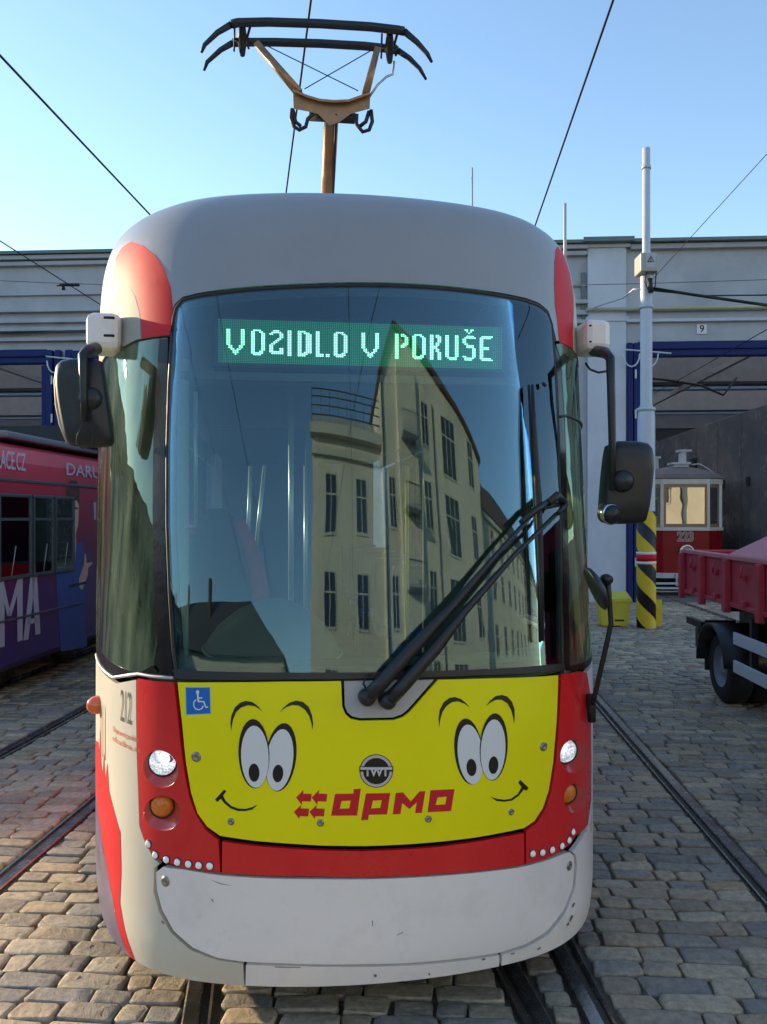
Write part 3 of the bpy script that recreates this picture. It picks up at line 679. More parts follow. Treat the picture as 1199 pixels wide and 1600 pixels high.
# dashboard following the front
du = np.linspace(-.95, .95, 24); m = MB(); rows = []
for (dv, dz) in ((.05, 1.44), (.12, 1.50), (.22, 1.52), (.42, 1.50), (.50, 1.44), (.52, .5)):
    rows.append([(u_, .24*u_**2+.12*abs(u_)**6.5+dv, dz) for u_ in du])
m.v = [p for r_ in rows for p in r_]
for i in range(len(rows)-1):
    for j in range(23): m.f.append((i*24+j, i*24+j+1, (i+1)*24+j+1, (i+1)*24+j)); m.sm.append(True)
m.build('dashboard', M_dash, tram)
pc = PL(420, 985, .55)
m = MB(); m.lathe([(.33, 0), (.32, .03), (.27, .11), (.18, .19), (.08, .24), (0, .25)], (pc.x+.02, .72, 1.50), (.05, -.1, 1), 28); m.build('instrument_hood', mat('hood_moulding', (.10, .12, .10), .5), tram)
m = MB(); m.lathe([(.335, -.006), (.342, .0), (.335, .008)], (pc.x+.02, .72, 1.50), (.05, -.1, 1), 28); m.build('hood_rim', M_pole, tram)
# driver's seat
m = MB()
so = [(-.30, 0), (-.30, .35), (-.25, .62), (-.17, .82), (-.05, .92), (.05, .92), (.17, .82), (.25, .62), (.30, .35), (.30, 0)]
so = [(x*.82, y*.95) for x, y in so]
sc_ = PL(338, 1040, 1.35)
m.prism([(sc_.x+x, 1.32+y) for x, y in so], .13, 'xz', 1.35); st = m.build('driver_seat_back', M_seat, tram)
for s in (-1, 1):
    m = MB(); m.tube([(sc_.x+s*.245, 1.34, 1.4), (sc_.x+s*.24, 1.34, 1.75), (sc_.x+s*.20, 1.34, 1.95), (sc_.x+s*.13, 1.35, 2.12)], [.045, .05, .045, .03], 8); m.build('red_trim', M_seatr, st)
m = MB(); m.box(sc_.x-.25, sc_.x+.25, .95, 1.4, 1.05, 1.2, .05); m.build('driver_seat_cushion', M_seat, tram)
m = MB(); m.box(sc_.x-.06, sc_.x+.06, 1.1, 1.3, .36, 1.06); m.build('seat_pedestal', M_plastic, tram)
def pole(x0, y0, x1, y1, v, r, name='grab_pole', mt=None):
    m = MB(); m.tube([PL(x0, y0, v)[:], PL(x1, y1, v)[:]], r, 8); return m.build(name, mt or M_pole, tram)
pole(306, 612, 306, 823, .55, .010); pole(455, 610, 455, 1000, 2.0, .018); pole(414, 728, 395, 905, 1.5, .012); pole(478, 728, 478, 1000, 2.2, .014); pole(392, 728, 386, 890, 1.6, .012)
m = MB(); a_ = PL(306, 823, .55); m.tube([a_[:], (a_.x-.05, a_.y, a_.z)], .010, 8); m.build('grab_pole_foot', M_pole, tram)
for x, w in ((283, .035), (857, .05)):
    a_ = PL(x, 560, .62 if x < 500 else .75); b_ = PL(x+4 if x < 500 else x+0, 1030, .62 if x < 500 else .75); m = MB(); m.box(a_.x-w, a_.x+w, a_.y, a_.y+.03, b_.z, a_.z, .01)
    m.build('inner_pillar', mat('pillar_trim_light', (.42, .50, .46), .5) if x < 500 else mat('pillar_trim_yellow', (.68, .68, .34), .5, emit=None), tram)
# rear partition of the cab with its window and the saloon's far wall
m = MB(); m.box(-1.2, -.15, 2.3, 2.34, .36, 1.45); m.box(-1.2, -.15, 2.3, 2.34, 2.75, 3.02); m.box(-.19, -.11, 2.3, 2.34, 1.45, 2.75); m.build('cab_partition', M_in, tram)
m = MB(); m.box(.55, 1.2, 1.9, 1.94, .36, 3.0); m.build('equipment_cabinet', mat('cabinet_lining', (.06, .07, .07), .5), tram)
m = MB(); m.box(-1.25, 1.25, 10.5, 10.56, .3, 3.5); m.build('rear_bulkhead', M_in, tram)
M_seatb = mat('saloon_seat', (.04, .12, .25), .6)
for k in range(5):
    for s in (-1, 1):
        m = MB(); m.box(s*.55, s*1.05, 3.3+k*1.3, 3.38+k*1.3, 1.1, 1.75, .03); m.box(s*.55, s*1.05, 3.0+k*1.3, 3.38+k*1.3, 1.02, 1.12, .02); m.build('saloon_seat', M_seatb, tram)
pole(636, 728, 636, 1000, 2.6, .016, mt=mat('grab_pole_yellow', (.7, .6, .08), .4))
# sun blind edge and display housing
VD = .62
d0, d1 = PL(338, 494, VD), PL(787, 581, VD)
m = MB(); m.box(d0.x-.02, d1.x+.02, VD+.004, VD+.12, d1.z-.01, d0.z+.01, .01); dh = m.build('display_housing', mat('display_face', (.004, .02, .016), .5), tram)
m = MB(); m.box(d1.x+.03, PL(835, 581, VD).x, VD+.004, VD+.1, d1.z-.01, d0.z+.0, .01); m.build('line_number_box', mat('line_box', (.02, .05, .08), .6), tram)
m = MB(); m.box(-.92, .99, VD-.02, VD+.01, d1.z-.07, d1.z-.035); m.box(-.95, 1.0, VD+.12, VD+.16, d1.z-.05, 3.05); m.build('display_shelf', M_in, tram)
# dot matrix
NC, NR = 144, 27
glyph = {
 'V': (9, ['110000011']*10+['011000110']*2+['001101100']*1+['000111000']*2+['000010000']*1),
 'O': (7, ['0111100','1100110']+['1100011']*11+['1100110','1111110','0111100']),
 'Z': (7, ['0011100','0111110','1100011','0000011','0000011','0000110','0001100','0011000','0110000','1100000','1100000','1100011','1100011','1111111','0111111','0000000']),
 'I': (2, ['11']*16),
 'D': (7, ['1111000','1101110']+['1100111']*11+['1101111','1111100','1111000']),
 'L': (7, ['1100000']*13+['1100000','1111011','1111011']),
 'P': (7, ['1101100','1101110','1100011','1100011','1100011','1100011','1100111','1101110','1101100']+['1100000']*7),
 'R': (6, ['110110','110111','110011','110011','110011','110110','110110','111100','111100','110110','110110']+['110011']*5),
 'U': (7, ['1100011']*13+['1100011','0111110','0011110']),
 'S': (7, ['0011110','0111111','1100000','1100000','1100000','0110000','0011110','0011110','0000011','0000011','0000011','0000011','0000011','1100011','0111110','0111100']),
 'E': (7, ['0111111','1111110','1100000','1100000','1100000','1100000','1100000','1111100','1111100','1100000','1100000','1100000','1100000','1100000','1111110','0111111'])}
word = [('V',4),('O',16),('Z',25),('I',34),('D',39),('L',48),('O',57),('V',71),('P',88),('O',97),('R',106),('U',114),('S',123),('E',132)]
lit = set()
for ch, c0 in word:
    for r_, row in enumerate(glyph[ch][1]):
        for c_, b in enumerate(row):
            if b == '1': lit.add((c0+c_, r_+6))
for q in ((124,2),(128,2),(125,3),(127,3),(126,4),(125,2),(127,2)): lit.add(q)
e0, e1 = PL(341, 498, VD), PL(785, 577, VD)
cw, rh = (e1.x-e0.x)/NC, (e1.z-e0.z)/NR
on, off = MB(), MB()
for c_ in range(NC):
    for r_ in range(NR):
        x, z = e0.x+(c_+.5)*cw, e0.z+(r_+.5)*rh; L_ = (c_, r_) in lit
        h = cw*(.34 if L_ else .27); g_ = abs(rh)*(.33 if L_ else .27)
        (on if L_ else off).add([(x-h, VD-.002, z-g_), (x+h, VD-.002, z-g_), (x+h, VD-.002, z+g_), (x-h, VD-.002, z+g_)], [(0, 1, 2, 3)])
tag(on.build('lit_diodes', mat('lit_diode', (.1, .8, .5), .5, emit=(.34, 1.0, .62), estr=1.7), dh), kind='stuff')
tag(off.build('unlit_diodes', mat('unlit_diode', (.03, .2, .12), .5, emit=(.02, .50, .20), estr=.20), dh), kind='stuff')
m = MB(); m.add([(d0.x+.03, VD+.001, e0.z), (d1.x-.03, VD+.001, e0.z), (d1.x-.03, VD+.001, e1.z), (d0.x+.03, VD+.001, e1.z)], [(0, 1, 2, 3)])
m.build('display_screen', mat('display_glow', (.0, .05, .03), .5, emit=(.0, .42, .22), estr=.05), dh)

# ---- pantograph and roof rods
M_pant = mat('pantograph_tan', (.36, .20, .09), .4, metal=.3, var=.25, vscale=8, coat=.2); M_pdark = mat('pantograph_dark', (.035, .038, .042), .5, metal=.5, var=.2)
def wt(x, y, Y): return WL(x, y, Y)[:]
m = MB()
m.tube([wt(519,168,5.95), wt(512,310,6.9), WL(508,360,7.9)[:]], [.052, .055, .055], 14)
pan = m.build('pantograph', M_pant, tram)
m = MB(); k1 = WL(508,360,7.9); m.tube([k1[:], (k1.x, k1.y-1.6, 3.85)], .05, 10); m.box(k1.x-.45, k1.x+.45, k1.y-2.1, k1.y-1.2, 3.77, 3.87, .01); m.build('lower_arm', M_pant, pan)
m = MB(); m.tube([wt(526,178,5.90), wt(520,310,6.86), wt(516,360,7.85)], .010, 8); m.build('guide_rod', M_pdark, pan)
# yoke casting
def cast(pts_top, pts_bot, Y0, Y1):
    m = MB(); n = len(pts_top)
    vv = [wt(x, y, Y0) for x, y in pts_top]+[wt(x, y, Y0) for x, y in pts_bot]+[wt(x, y, Y1) for x, y in pts_top]+[wt(x, y, Y1) for x, y in pts_bot]; ff = []
    for i in range(n-1):
        ff += [(i, i+1, n+i+1, n+i), (2*n+i, 3*n+i, 3*n+i+1, 2*n+i+1), (i, 2*n+i, 2*n+i+1, i+1), (n+i, n+i+1, 3*n+i+1, 3*n+i)]
    ff += [(0, n, 3*n, 2*n), (n-1, 3*n-1, 4*n-1, 2*n-1)]
    m.add(vv, ff); return m
cast([(458,139),(480,148),(500,154),(522,156),(545,155),(562,149),(579,143)], [(459,170),(480,174),(497,178),(515,196),(532,190),(548,178),(578,170)], 5.90, 5.93).build('yoke', M_pant, pan)
cast([(458,139),(480,148),(500,154),(522,156),(545,155),(562,149),(579,143)], [(458,143),(480,152),(500,158),(522,160),(545,159),(562,153),(579,147)], 5.86, 6.05).build('yoke_flange', M_pant, pan)
m = MB(); m.tube([wt(484,181,5.97), wt(560,186,5.97)], .035, 10); m.build('cross_shaft', M_pdark, pan)
for pts in ([(457,170),(455,185),(460,198),(468,203),(478,198),(481,186),(490,178)], [(458,172),(462,190),(470,197)], [(553,178),(558,195),(567,206),(577,203),(582,190),(580,172)], [(577,174),(572,190),(563,197)]):
    m = MB(); m.tube([wt(x, y, 5.88) for x, y in pts], .014, 8); m.build('spring_loop', M_rubber, pan)
for (x0, y0, x1, y1, Ya) in ((401,68,468,146,5.98), (590,76,572,146,5.98)):
    m = MB(); m.tube([wt(x0, y0, Ya), wt(x1, y1, 5.92)], [.030, .038], 4); m.build('head_strut', M_pant, pan)
m = MB(); m.tube([wt(410,68,5.97), wt(560,142,5.93)], .004, 5); m.tube([wt(585,76,5.97), wt(476,139,5.93)], .004, 5); m.build('bracing_wire', M_pdark, pan)
up = [(315,82),(320,70),(340,51),(362,38),(372,35.5),(420,34.5),(500,37),(580,42),(622,47),(632,49),(652,66),(668,84),(675,97)]
lo_ = [(319,110),(324,97),(345,78),(364,67),(380,66),(430,66),(500,68),(570,72),(606,76),(622,79),(640,91),(656,107),(666,124)]
for L_, Yq in ((up, 5.72), (lo_, 6.02)):
    m = MB(); m.tube([wt(x, y, Yq) for x, y in L_[:4]], [.010, .016, .020, .024], 8); m.build('contact_horn', M_pdark, pan)
    m = MB(); m.tube([wt(x, y, Yq) for x, y in L_[-4:]], [.024, .020, .016, .010], 8); m.build('contact_horn', M_pdark, pan)
    m = MB(); m.tube([wt(x, y, Yq) for x, y in L_[3:-3]], .030, 8); m.build('contact_strip', M_pdark, pan)
for x, y in ((379, 62), (609, 73)):
    m = MB(); m.tube([wt(x, y-22, 5.74), wt(x, y, 5.86), wt(x, y+24, 5.98)], [.022, .034, .02], 8)
    m.tube([wt(x-12, y-20, 5.74), wt(x-13, y+18, 5.96)], .007, 6); m.tube([wt(x+12, y-20, 5.74), wt(x+6, y+2, 5.9), wt(x+10, y+14, 5.96)], .009, 6); m.tube([wt(x-12, y, 5.86), wt(x+12, y, 5.86)], .014, 6)
    m.build('spring_box', M_pdark, pan)
m = MB(); m.tube([wt(616,96,5.98), wt(614,116,5.96), wt(604,120,5.95), wt(590,133,5.94), wt(577,152,5.92)], .009, 6); m.build('stabiliser_rod', M_alu, pan)
M_rod = mat('rod_light_grey', (.45, .46, .48), .4)
for x, y, Y in ((738, 262, 7.5), (883, 318, 5.2)):
    p = WL(x, y, Y); m = MB(); m.tube([(p.x, p.y, 3.6), p[:]], .010 if Y < 6 else .009, 6); m.build('aerial', M_rod, tram)
# bogies under the floor
m = MB()
for v_ in (1.9, 8.4): m.box(-.8, .8, v_-.9, v_+.9, .12, .3, .03)
m.build('bogie_frame', M_backing, tram)
for v_ in (1.35, 2.45, 7.85, 8.95):
    for s in (-1, 1):
        m = MB(); m.lathe([(0, -.06), (.29, -.06), (.30, .0), (.33, .0), (.33, .02), (0, .02)], (s*.72, v_, .31), (s*-1, 0, 0), 28); m.build('wheel', M_steel, tram)

# ================================================================ THE YARD
PH = R(3.5); CP, SP = math.cos(PH), math.sin(PH)
def D(L, d, z=0.0): return Vector((L*CP+d*SP, -L*SP+d*CP, z))
MD = Matrix.Rotation(-PH, 4, 'Z')          # local (L, d, z) -> world
def yard(name, L, d, label=None, cat=None, group=None, z=0): return empty(name, D(L, d, z), -PH, label, cat, group)

# ---- ground materials
def stone_mat(name, base, rough):
    m = bpy.data.materials.new(name); m.use_nodes = True; nt = m.node_tree; p = nt.nodes['Principled BSDF']
    at = nt.nodes.new('ShaderNodeAttribute'); at.attribute_name = 'tint'
    tc = nt.nodes.new('ShaderNodeNewGeometry')
    n1 = nt.nodes.new('ShaderNodeTexNoise'); n1.inputs['Scale'].default_value = 22; n1.inputs['Detail'].default_value = 8; n1.inputs['Roughness'].default_value = .7
    n2 = nt.nodes.new('ShaderNodeTexNoise'); n2.inputs['Scale'].default_value = 160; n2.inputs['Detail'].default_value = 4
    n3 = nt.nodes.new('ShaderNodeTexNoise'); n3.inputs['Scale'].default_value = 1.1; n3.inputs['Detail'].default_value = 4
    for n in (n1, n2, n3): nt.links.new(tc.outputs['Position'], n.inputs['Vector'])
    mr = nt.nodes.new('ShaderNodeMapRange'); mr.inputs[1].default_value = .3; mr.inputs[2].default_value = .7; mr.inputs[3].default_value = .62; mr.inputs[4].default_value = 1.3
    nt.links.new(n1.outputs['Fac'], mr.inputs[0])
    m3 = nt.nodes.new('ShaderNodeMapRange'); m3.inputs[1].default_value = .3; m3.inputs[2].default_value = .7; m3.inputs[3].default_value = .8; m3.inputs[4].default_value = 1.18
    nt.links.new(n3.outputs['Fac'], m3.inputs[0])
    mu = nt.nodes.new('ShaderNodeMath'); mu.operation = 'MULTIPLY'; nt.links.new(mr.outputs[0], mu.inputs[0]); nt.links.new(m3.outputs[0], mu.inputs[1])
    sc = nt.nodes.new('ShaderNodeVectorMath'); sc.operation = 'SCALE'; nt.links.new(at.outputs['Color'], sc.inputs[0]); nt.links.new(mu.outputs[0], sc.inputs['Scale'])
    nt.links.new(sc.outputs[0], p.inputs['Base Color']); p.inputs['Roughness'].default_value = rough
    ad = nt.nodes.new('ShaderNodeMath'); ad.operation = 'MULTIPLY_ADD'; ad.inputs[1].default_value = .25
    nt.links.new(n2.outputs['Fac'], ad.inputs[0]); nt.links.new(n1.outputs['Fac'], ad.inputs[2])
    bp = nt.nodes.new('ShaderNodeBump'); bp.inputs['Strength'].default_value = .8; bp.inputs['Distance'].default_value = .016
    nt.links.new(ad.outputs[0], bp.inputs['Height']); nt.links.new(bp.outputs[0], p.inputs['Normal'])
    return m
M_stone = stone_mat('cobble_stone', None, .62)
M_grit = mat('joint_grit', (.13, .105, .08), .95, var=.45, vscale=60, bump=.6, bscale=180, dirt=(.16, .13, .10), dscale=35, damt=.6)
def paving_mat():
    m = bpy.data.materials.new('far_paving'); m.use_nodes = True; nt = m.node_tree; p = nt.nodes['Principled BSDF']
    tc = nt.nodes.new('ShaderNodeNewGeometry'); br = nt.nodes.new('ShaderNodeTexBrick'); br.inputs['Scale'].default_value = 1
    br.inputs['Color1'].default_value = (.17, .16, .145, 1); br.inputs['Color2'].default_value = (.11, .105, .10, 1); br.inputs['Mortar'].default_value = (.04, .035, .03, 1)
    br.inputs['Mortar Size'].default_value = .012; br.inputs['Brick Width'].default_value = .27; br.inputs['Row Height'].default_value = .14; br.inputs['Mortar Smooth'].default_value = .4
    nt.links.new(tc.outputs['Position'], br.inputs['Vector']); nt.links.new(br.outputs['Color'], p.inputs['Base Color']); p.inputs['Roughness'].default_value = .8
    bp = nt.nodes.new('ShaderNodeBump'); bp.inputs['Strength'].default_value = .6; bp.inputs['Distance'].default_value = .02; bp.invert = True
    nt.links.new(br.outputs['Fac'], bp.inputs['Height']); nt.links.new(bp.outputs[0], p.inputs['Normal'])
    return m
D0, D1, L0, L1 = .6, 21.25, -15.0, 13.0
m = MB(); m.box(L0, L1, D0, D1, -.30, -.020); ground_bed = m.build('cobbled_yard', M_grit, None); ground_bed.rotation_euler = (0, 0, -PH)
tag(ground_bed, kind='structure')
m = MB()
for (a, b, c, d) in ((-600, 600, -600, D0), (-600, L0, D0, D1), (L1, 600, D0, D1), (-600, 600, D1, 900)):
    m.box(a, b, c, d, -.30, -.004)
g = m.build('ground', paving_mat(), None); g.rotation_euler = (0, 0, -PH); tag(g, kind='structure')

# ---- rails
def rl_main_l(d): return -1.105-(d-3.816)*.205
def rl_main_r(d): return .392-(d-3.907)*.205
def rl_r0(d): return .55+max(0, 5.2-d)**1.5*.065
def rl_c(c): return lambda d: c
rail_fns = [(rl_main_l, D0, 13.0, 1), (rl_main_r, D0, 13.0, -1), (rl_r0, D0, 48, 1), (rl_c(1.93), D0, 48, -1), (rl_c(-2.53), D0, 48, -1), (rl_c(-3.94), D0, 48, 1),
            (rl_c(-5.50), 4.0, 48, -1), (rl_c(-6.92), 4.0, 48, 1), (rl_c(6.17), 11, 48, 1), (rl_c(7.57), 11, 48, -1)]
M_rail = mat('rail_steel', (.30, .285, .27), .25, metal=.9, var=.3, vscale=7, bump=.1, bscale=60)
M_groove = mat('rail_groove', (.035, .028, .02), .9)
for fn, da, db, side in rail_fns:
    prof_ = [(-.038, -.30), (-.038, .004), (-.030, .010), (.028, .010), (.036, .002), (.036, -.030), (.072, -.032), (.074, .000), (.086, .004), (.092, .0), (.092, -.30)]
    prof_ = [(x*side, z) for x, z in prof_]
    ds = [da+.25*k for k in range(int((min(db, 13)-da)/.25)+1)]+([db] if db > 13 else [])
    m = MB(); k = len(prof_)
    for d in ds:
        for x, z in prof_: m.v.append((fn(d)+x, d, z))
    for i in range(len(ds)-1):
        for j in range(k-1): m.f.append((i*k+j, i*k+j+1, (i+1)*k+j+1, (i+1)*k+j)); m.sm.append(False)
    o = m.build('tram_rail', M_rail, None); o.rotation_euler = (0, 0, -PH); tag(o, kind='structure')
# ---- cobbles
def stone_variant(w, dp, lod, seed):
    rg = random.Random(seed); hw, hd = w/2, dp/2; c = min(hw, hd)*rg.uniform(.22,.36)
    base = [(-hw+c, -hd), (hw-c, -hd), (hw, -hd+c), (hw, hd-c), (hw-c, hd), (-hw+c, hd), (-hw, hd-c), (-hw, -hd+c)]
    base = [(x+rg.uniform(-.009, .009), y+rg.uniform(-.008, .008)) for x, y in base]
    lv = [(1.0, -.05), (.998, -.010), (.985, -.003), (.95, .0005), (.85, .002), (.5, .003)] if lod == 0 else ([(1, -.05), (.99, -.005), (.93, .001)] if lod == 1 else [(1, -.05), (.96, .001)])
    tl = (rg.uniform(-.03, .03), rg.uniform(-.03, .03)); vv = []
    for s_, z in lv:
        for x, y in base: vv.append((x*s_, y*s_, z+(rg.uniform(-.0035, .0035) if z > -.04 else 0)+(x*tl[0]+y*tl[1] if z > -.04 else 0)))
    ff = []
    for r_ in range(len(lv)-1):
        for i in range(8): ff.append((r_*8+i, r_*8+(i+1) % 8, (r_+1)*8+(i+1) % 8, (r_+1)*8+i))
    ff.append(tuple((len(lv)-1)*8+i for i in range(8)))
    return np.array(vv), ff
WID = [.12, .155, .175, .195, .21, .23, .25, .27, .295, .33]
TINTS = [(r*1.08, g*1.04, b*.96) for r, g, b in [(.39, .335, .255), (.345, .30, .245), (.30, .275, .245), (.43, .36, .27), (.26, .245, .225), (.38, .305, .22), (.44, .38, .295), (.32, .27, .215)]]
VAR = {}
for wi, w in enumerate(WID):
    for k in range(5): 
        for lod in (0, 1, 2): VAR[(wi, k, lod)] = stone_variant(w, .128, lod, wi*10+k)
stones = []
d = D0+.07; rr = random.Random(11)
while d < D1-.06:
    pitch = rr.choice([.125, .132, .138, .148, .12])*(1.0 if d < 9 else 1.08)
    cuts = sorted(fn(d)+(.027*side) for fn, da, db, side in rail_fns if da <= d <= db)
    edges = [L0]+cuts+[L1]; 
    for i in range(len(edges)-1):
        a = edges[i]+(.085 if i > 0 else 0); b = edges[i+1]-(.085 if i < len(edges)-2 else 0)
        if b-a < .09: continue
        x = a; ws_l = []; tot = 0
        while tot < (b-a):
            w = rr.randrange(len(WID)); ws_l.append(w); tot += WID[w]+.014
        if len(ws_l) > 1 and tot-(b-a) > .12: tot -= WID[ws_l[-1]]+.014; ws_l.pop()
        sc = (b-a)/tot
        for w in ws_l:
            ww = (WID[w]+.014)*sc
            stones.append((w, rr.randrange(5), x+ww/2, d+pitch/2+rr.uniform(-.004, .004)+.010*math.sin(x*1.7+d*.9), sc, (pitch-.009)/.128, rr.uniform(-.035, .035), rr.uniform(-.006, .005), rr.randrange(len(TINTS)), rr.uniform(.82, 1.15)))
            x += ww
    d += pitch
def seen(s):
    P = D(s[2], s[3]); 
    if P.y < 1.5: return 0
    x, y = 599.5+FPX*P.x/P.y, HZN+FPX*EYE/P.y
    if not (-20 < x < 1219 and 900 < y < 1620): return 0
    if 150 < x < 920 and y < 1490: return 0
    if 240 < x < 880 and y < 1522: return 0
    if s[3] > 9 and s[2] > 3: return 0
    return 1/P.y**2*WID[s[0]]
order = sorted(range(len(stones)), key=lambda i: -seen(stones[i]))
near = set(i for i in order[:300] if seen(stones[i]) > 0)
vmesh = {}
def add_tint(me, cols):
    at = me.attributes.new('tint', 'FLOAT_COLOR', 'POINT'); at.data.foreach_set('color', np.asarray(cols, dtype=np.float32).ravel())
vm_v = {l: ([], [], [], []) for l in (0, 1, 2)}
for i, s in enumerate(stones):
    w, k, x, dd, sc, sd_, rz, dz, ti, br = s
    if i in near:
        key = (w, k, ti)
        if key not in vmesh:
            vv, ff = VAR[(w, k, 0)]; me = bpy.data.meshes.new('cobblestone'); me.from_pydata([tuple(p) for p in vv], [], ff); me.polygons.foreach_set('use_smooth', [True]*len(ff))
            add_tint(me, np.tile(np.array([*(c*(.9+.05*k) for c in TINTS[ti]), 1.0]), (len(vv), 1))); me.materials.append(M_stone); vmesh[key] = me
        o = bpy.data.objects.new('cobblestone', vmesh[key]); col.objects.link(o); o.parent = ground_bed
        o.location = (x, dd, dz+.0); o.rotation_euler = (0, 0, rz); o.scale = (sc, sd_, 1)
    else:
        P = D(x, dd); lod = 0 if dd < 5.5 else (1 if dd < 9.5 else 2)
        if dd < 2.2 or abs(P.x) > P.y*.62+1.5: lod = 2
        vv, ff = VAR[(w, k, lod)]; c, sn = math.cos(rz), math.sin(rz)
        X = vv[:, 0]*sc; Y = vv[:, 1]*sd_
        q = np.stack([x+X*c-Y*sn, dd+X*sn+Y*c, vv[:, 2]+dz], -1)
        b = vm_v[lod]; b[0].append(q); b[1].append(np.array([*(cc*br for cc in TINTS[ti]), 1.0])); b[2].append(len(vv))
for lod in (0, 1, 2):
    b = vm_v[lod]
    if not b[0]: continue
    V = np.concatenate(b[0]); nst = len(b[0]); nv = b[2][0]; _, ff = VAR[(0, 0, lod)]
    loops = np.concatenate([np.array(f) for f in ff]); tots = np.array([len(f) for f in ff])
    Lp = (loops[None, :]+(np.arange(nst)*nv)[:, None]).ravel(); Tt = np.tile(tots, nst); St = np.concatenate([[0], np.cumsum(Tt)[:-1]])
    me = bpy.data.meshes.new('cobbles'); me.vertices.add(len(V)); me.vertices.foreach_set('co', V.ravel())
    me.loops.add(len(Lp)); me.loops.foreach_set('vertex_index', Lp); me.polygons.add(len(Tt)); me.polygons.foreach_set('loop_start', St); me.polygons.foreach_set('loop_total', Tt)
    me.update(calc_edges=True); me.validate(); me.polygons.foreach_set('use_smooth', [True]*len(me.polygons))
    add_tint(me, np.repeat(np.stack(b[1]), nv, axis=0)); me.materials.append(M_stone)
    o = bpy.data.objects.new('cobbles', me); col.objects.link(o); o.parent = ground_bed; tag(o, kind='stuff')
# litter in the joints
rg = random.Random(5); m = MB()
for _ in range(3600):
    d = 3.3+rg.random()**1.6*5; L = rg.uniform(-2.8, 2.6); r_ = rg.uniform(.0015, .005); z = rg.uniform(-.021, -.016)
    m.add([(L-r_, d, z), (L, d-r_, z), (L+r_, d, z), (L, d+r_, z), (L, d, z+r_)], [(0, 1, 4), (1, 2, 4), (2, 3, 4), (3, 0, 4)])
o = m.build('grit', mat('pale_grit', (.35, .30, .24), .9), ground_bed); tag(o, kind='stuff')

# ================================================================ DEPOT
M_plas = mat('grey_plaster', (.40, .41, .44), .85, var=.15, vscale=1.2, bump=.25, bscale=40, dirt=(.24, .23, .22), dscale=.8, damt=.35)
M_plasl = mat('pale_plaster', (.52, .55, .61), .85, var=.08, vscale=1.0, bump=.2, bscale=40, dirt=(.3, .3, .32), dscale=1.2, damt=.25)
M_tin = mat('cornice_tin', (.12, .16, .15), .5, metal=.3, var=.2)
M_blued = mat('blue_door_paint', (.006, .018, .115), .5, var=.15, vscale=4, spec=.25)
M_inner = mat('hall_plaster', (.58, .58, .58), .8, var=.15, vscale=.8)
M_beam = mat('hall_beam', (.20, .19, .19), .7, var=.2)
M_hallw = mat('hall_dark_panel', (.13, .13, .14), .25, var=.2, vscale=2, bump=.06, bscale=3)
M_floor = mat('hall_floor', (.13, .12, .11), .6, var=.2)
dep = yard('depot_building', 0, 0, 'long grey tram depot with a moulded cornice and tall blue framed doorways', 'building')
DF = 21.3
openings = [(-37.5, -33.0), (-31.3, -26.8), (-25.5, -21.0), (-19.8, -15.6), (-14.6, -10.16), (-7.2, -2.6), (-1.0, 3.5), (5.11, 9.6), (11.2, 15.6)]
ZO = 6.55
m = MB(); xs = [-45]+[x for o_ in openings for x in o_]+[20]
for i in range(0, len(xs), 2): m.box(xs[i], xs[i+1], DF, DF+.6, 0, ZO)
m.box(-45, 20, DF, DF+.6, ZO, 8.98); wall = m.build('facade_wall', M_plas, dep)
m = MB(); m.box(3.85, 4.80, DF-.10, DF-.002, 0, 7.05); m.box(3.85, 4.80, DF-.10, DF-.002, 7.16, 8.90); m.build('pier', M_plasl, dep)
m = MB(); m.box(3.75, 4.9, DF-.16, DF-.103, 8.90, 8.98); m.build('pier_cap', M_plasl, dep)
m = MB(); m.box(3.80, 4.86, DF-.13, DF-.103, 7.05, 7.16); m.build('pier_band', M_plasl, dep)
def mould(name, x0, x1, rows, mtl):
    for (z0, z1, pr) in rows:
        m = MB(); m.box(x0, x1, DF-pr, DF-.001, z0, z1, .015); m.build(name, mtl, dep)
m = MB(); m.box(-45, 20, DF-.30, DF+.7, 8.982, 9.06); m.box(3.7, 4.95, DF-.36, DF-.302, 8.99, 9.10); m.build('parapet_cap', M_tin, dep)
mould('cornice', -45, 3.84, [(8.86, 8.97, .22), (8.72, 8.83, .14), (7.95, 8.0, .08), (7.50, 7.60, .16), (7.22, 7.34, .14), (6.98, 7.08, .24), (6.74, 6.84, .14)], M_plas)
mould('cornice', 4.91, 20, [(8.84, 8.97, .16)], M_plas)
mould('string_course', 4.81, 20, [(7.02, 7.10, .12)], M_plasl)
m = MB(); m.box(4.81, 20, DF-.05, DF-.002, 7.31, 7.36); m.build('painted_pipe', mat('pipe_cream', (.42, .40, .26), .5), dep)
m = MB(); m.tube([(3.8, DF-.2, 7.33), (20, DF-.2, 7.33)], .045, 8); m.build('pipe', MATS['pipe_cream'], dep)
m = MB(); m.tube([(-12.5, DF-.2, 6.9), (-9.8, DF-.22, 7.0), (-6, DF-.2, 6.95)], .02, 6); m.build('cable', M_rubber, dep)
for x0, x1 in openings:
    fr = empty('doorway', (0, 0, 0)); fr.parent = dep
    m = MB(); m.box(x0+.002, x1-.002, DF+.03, DF+.30, ZO-.36, ZO-.005, .02); m.box(x0+.002, x1-.002, DF-.03, DF+.027, ZO-.20, ZO-.01, .02); m.build('lintel', M_blued, fr)
    for s, x in ((1, x0), (-1, x1)):
        m = MB(); a, b = sorted((x+s*.004, x+s*.14)); m.box(a, b, DF-.05, DF+.3, 0.0, ZO-.43, .015); m.build('jamb', M_blued, fr)
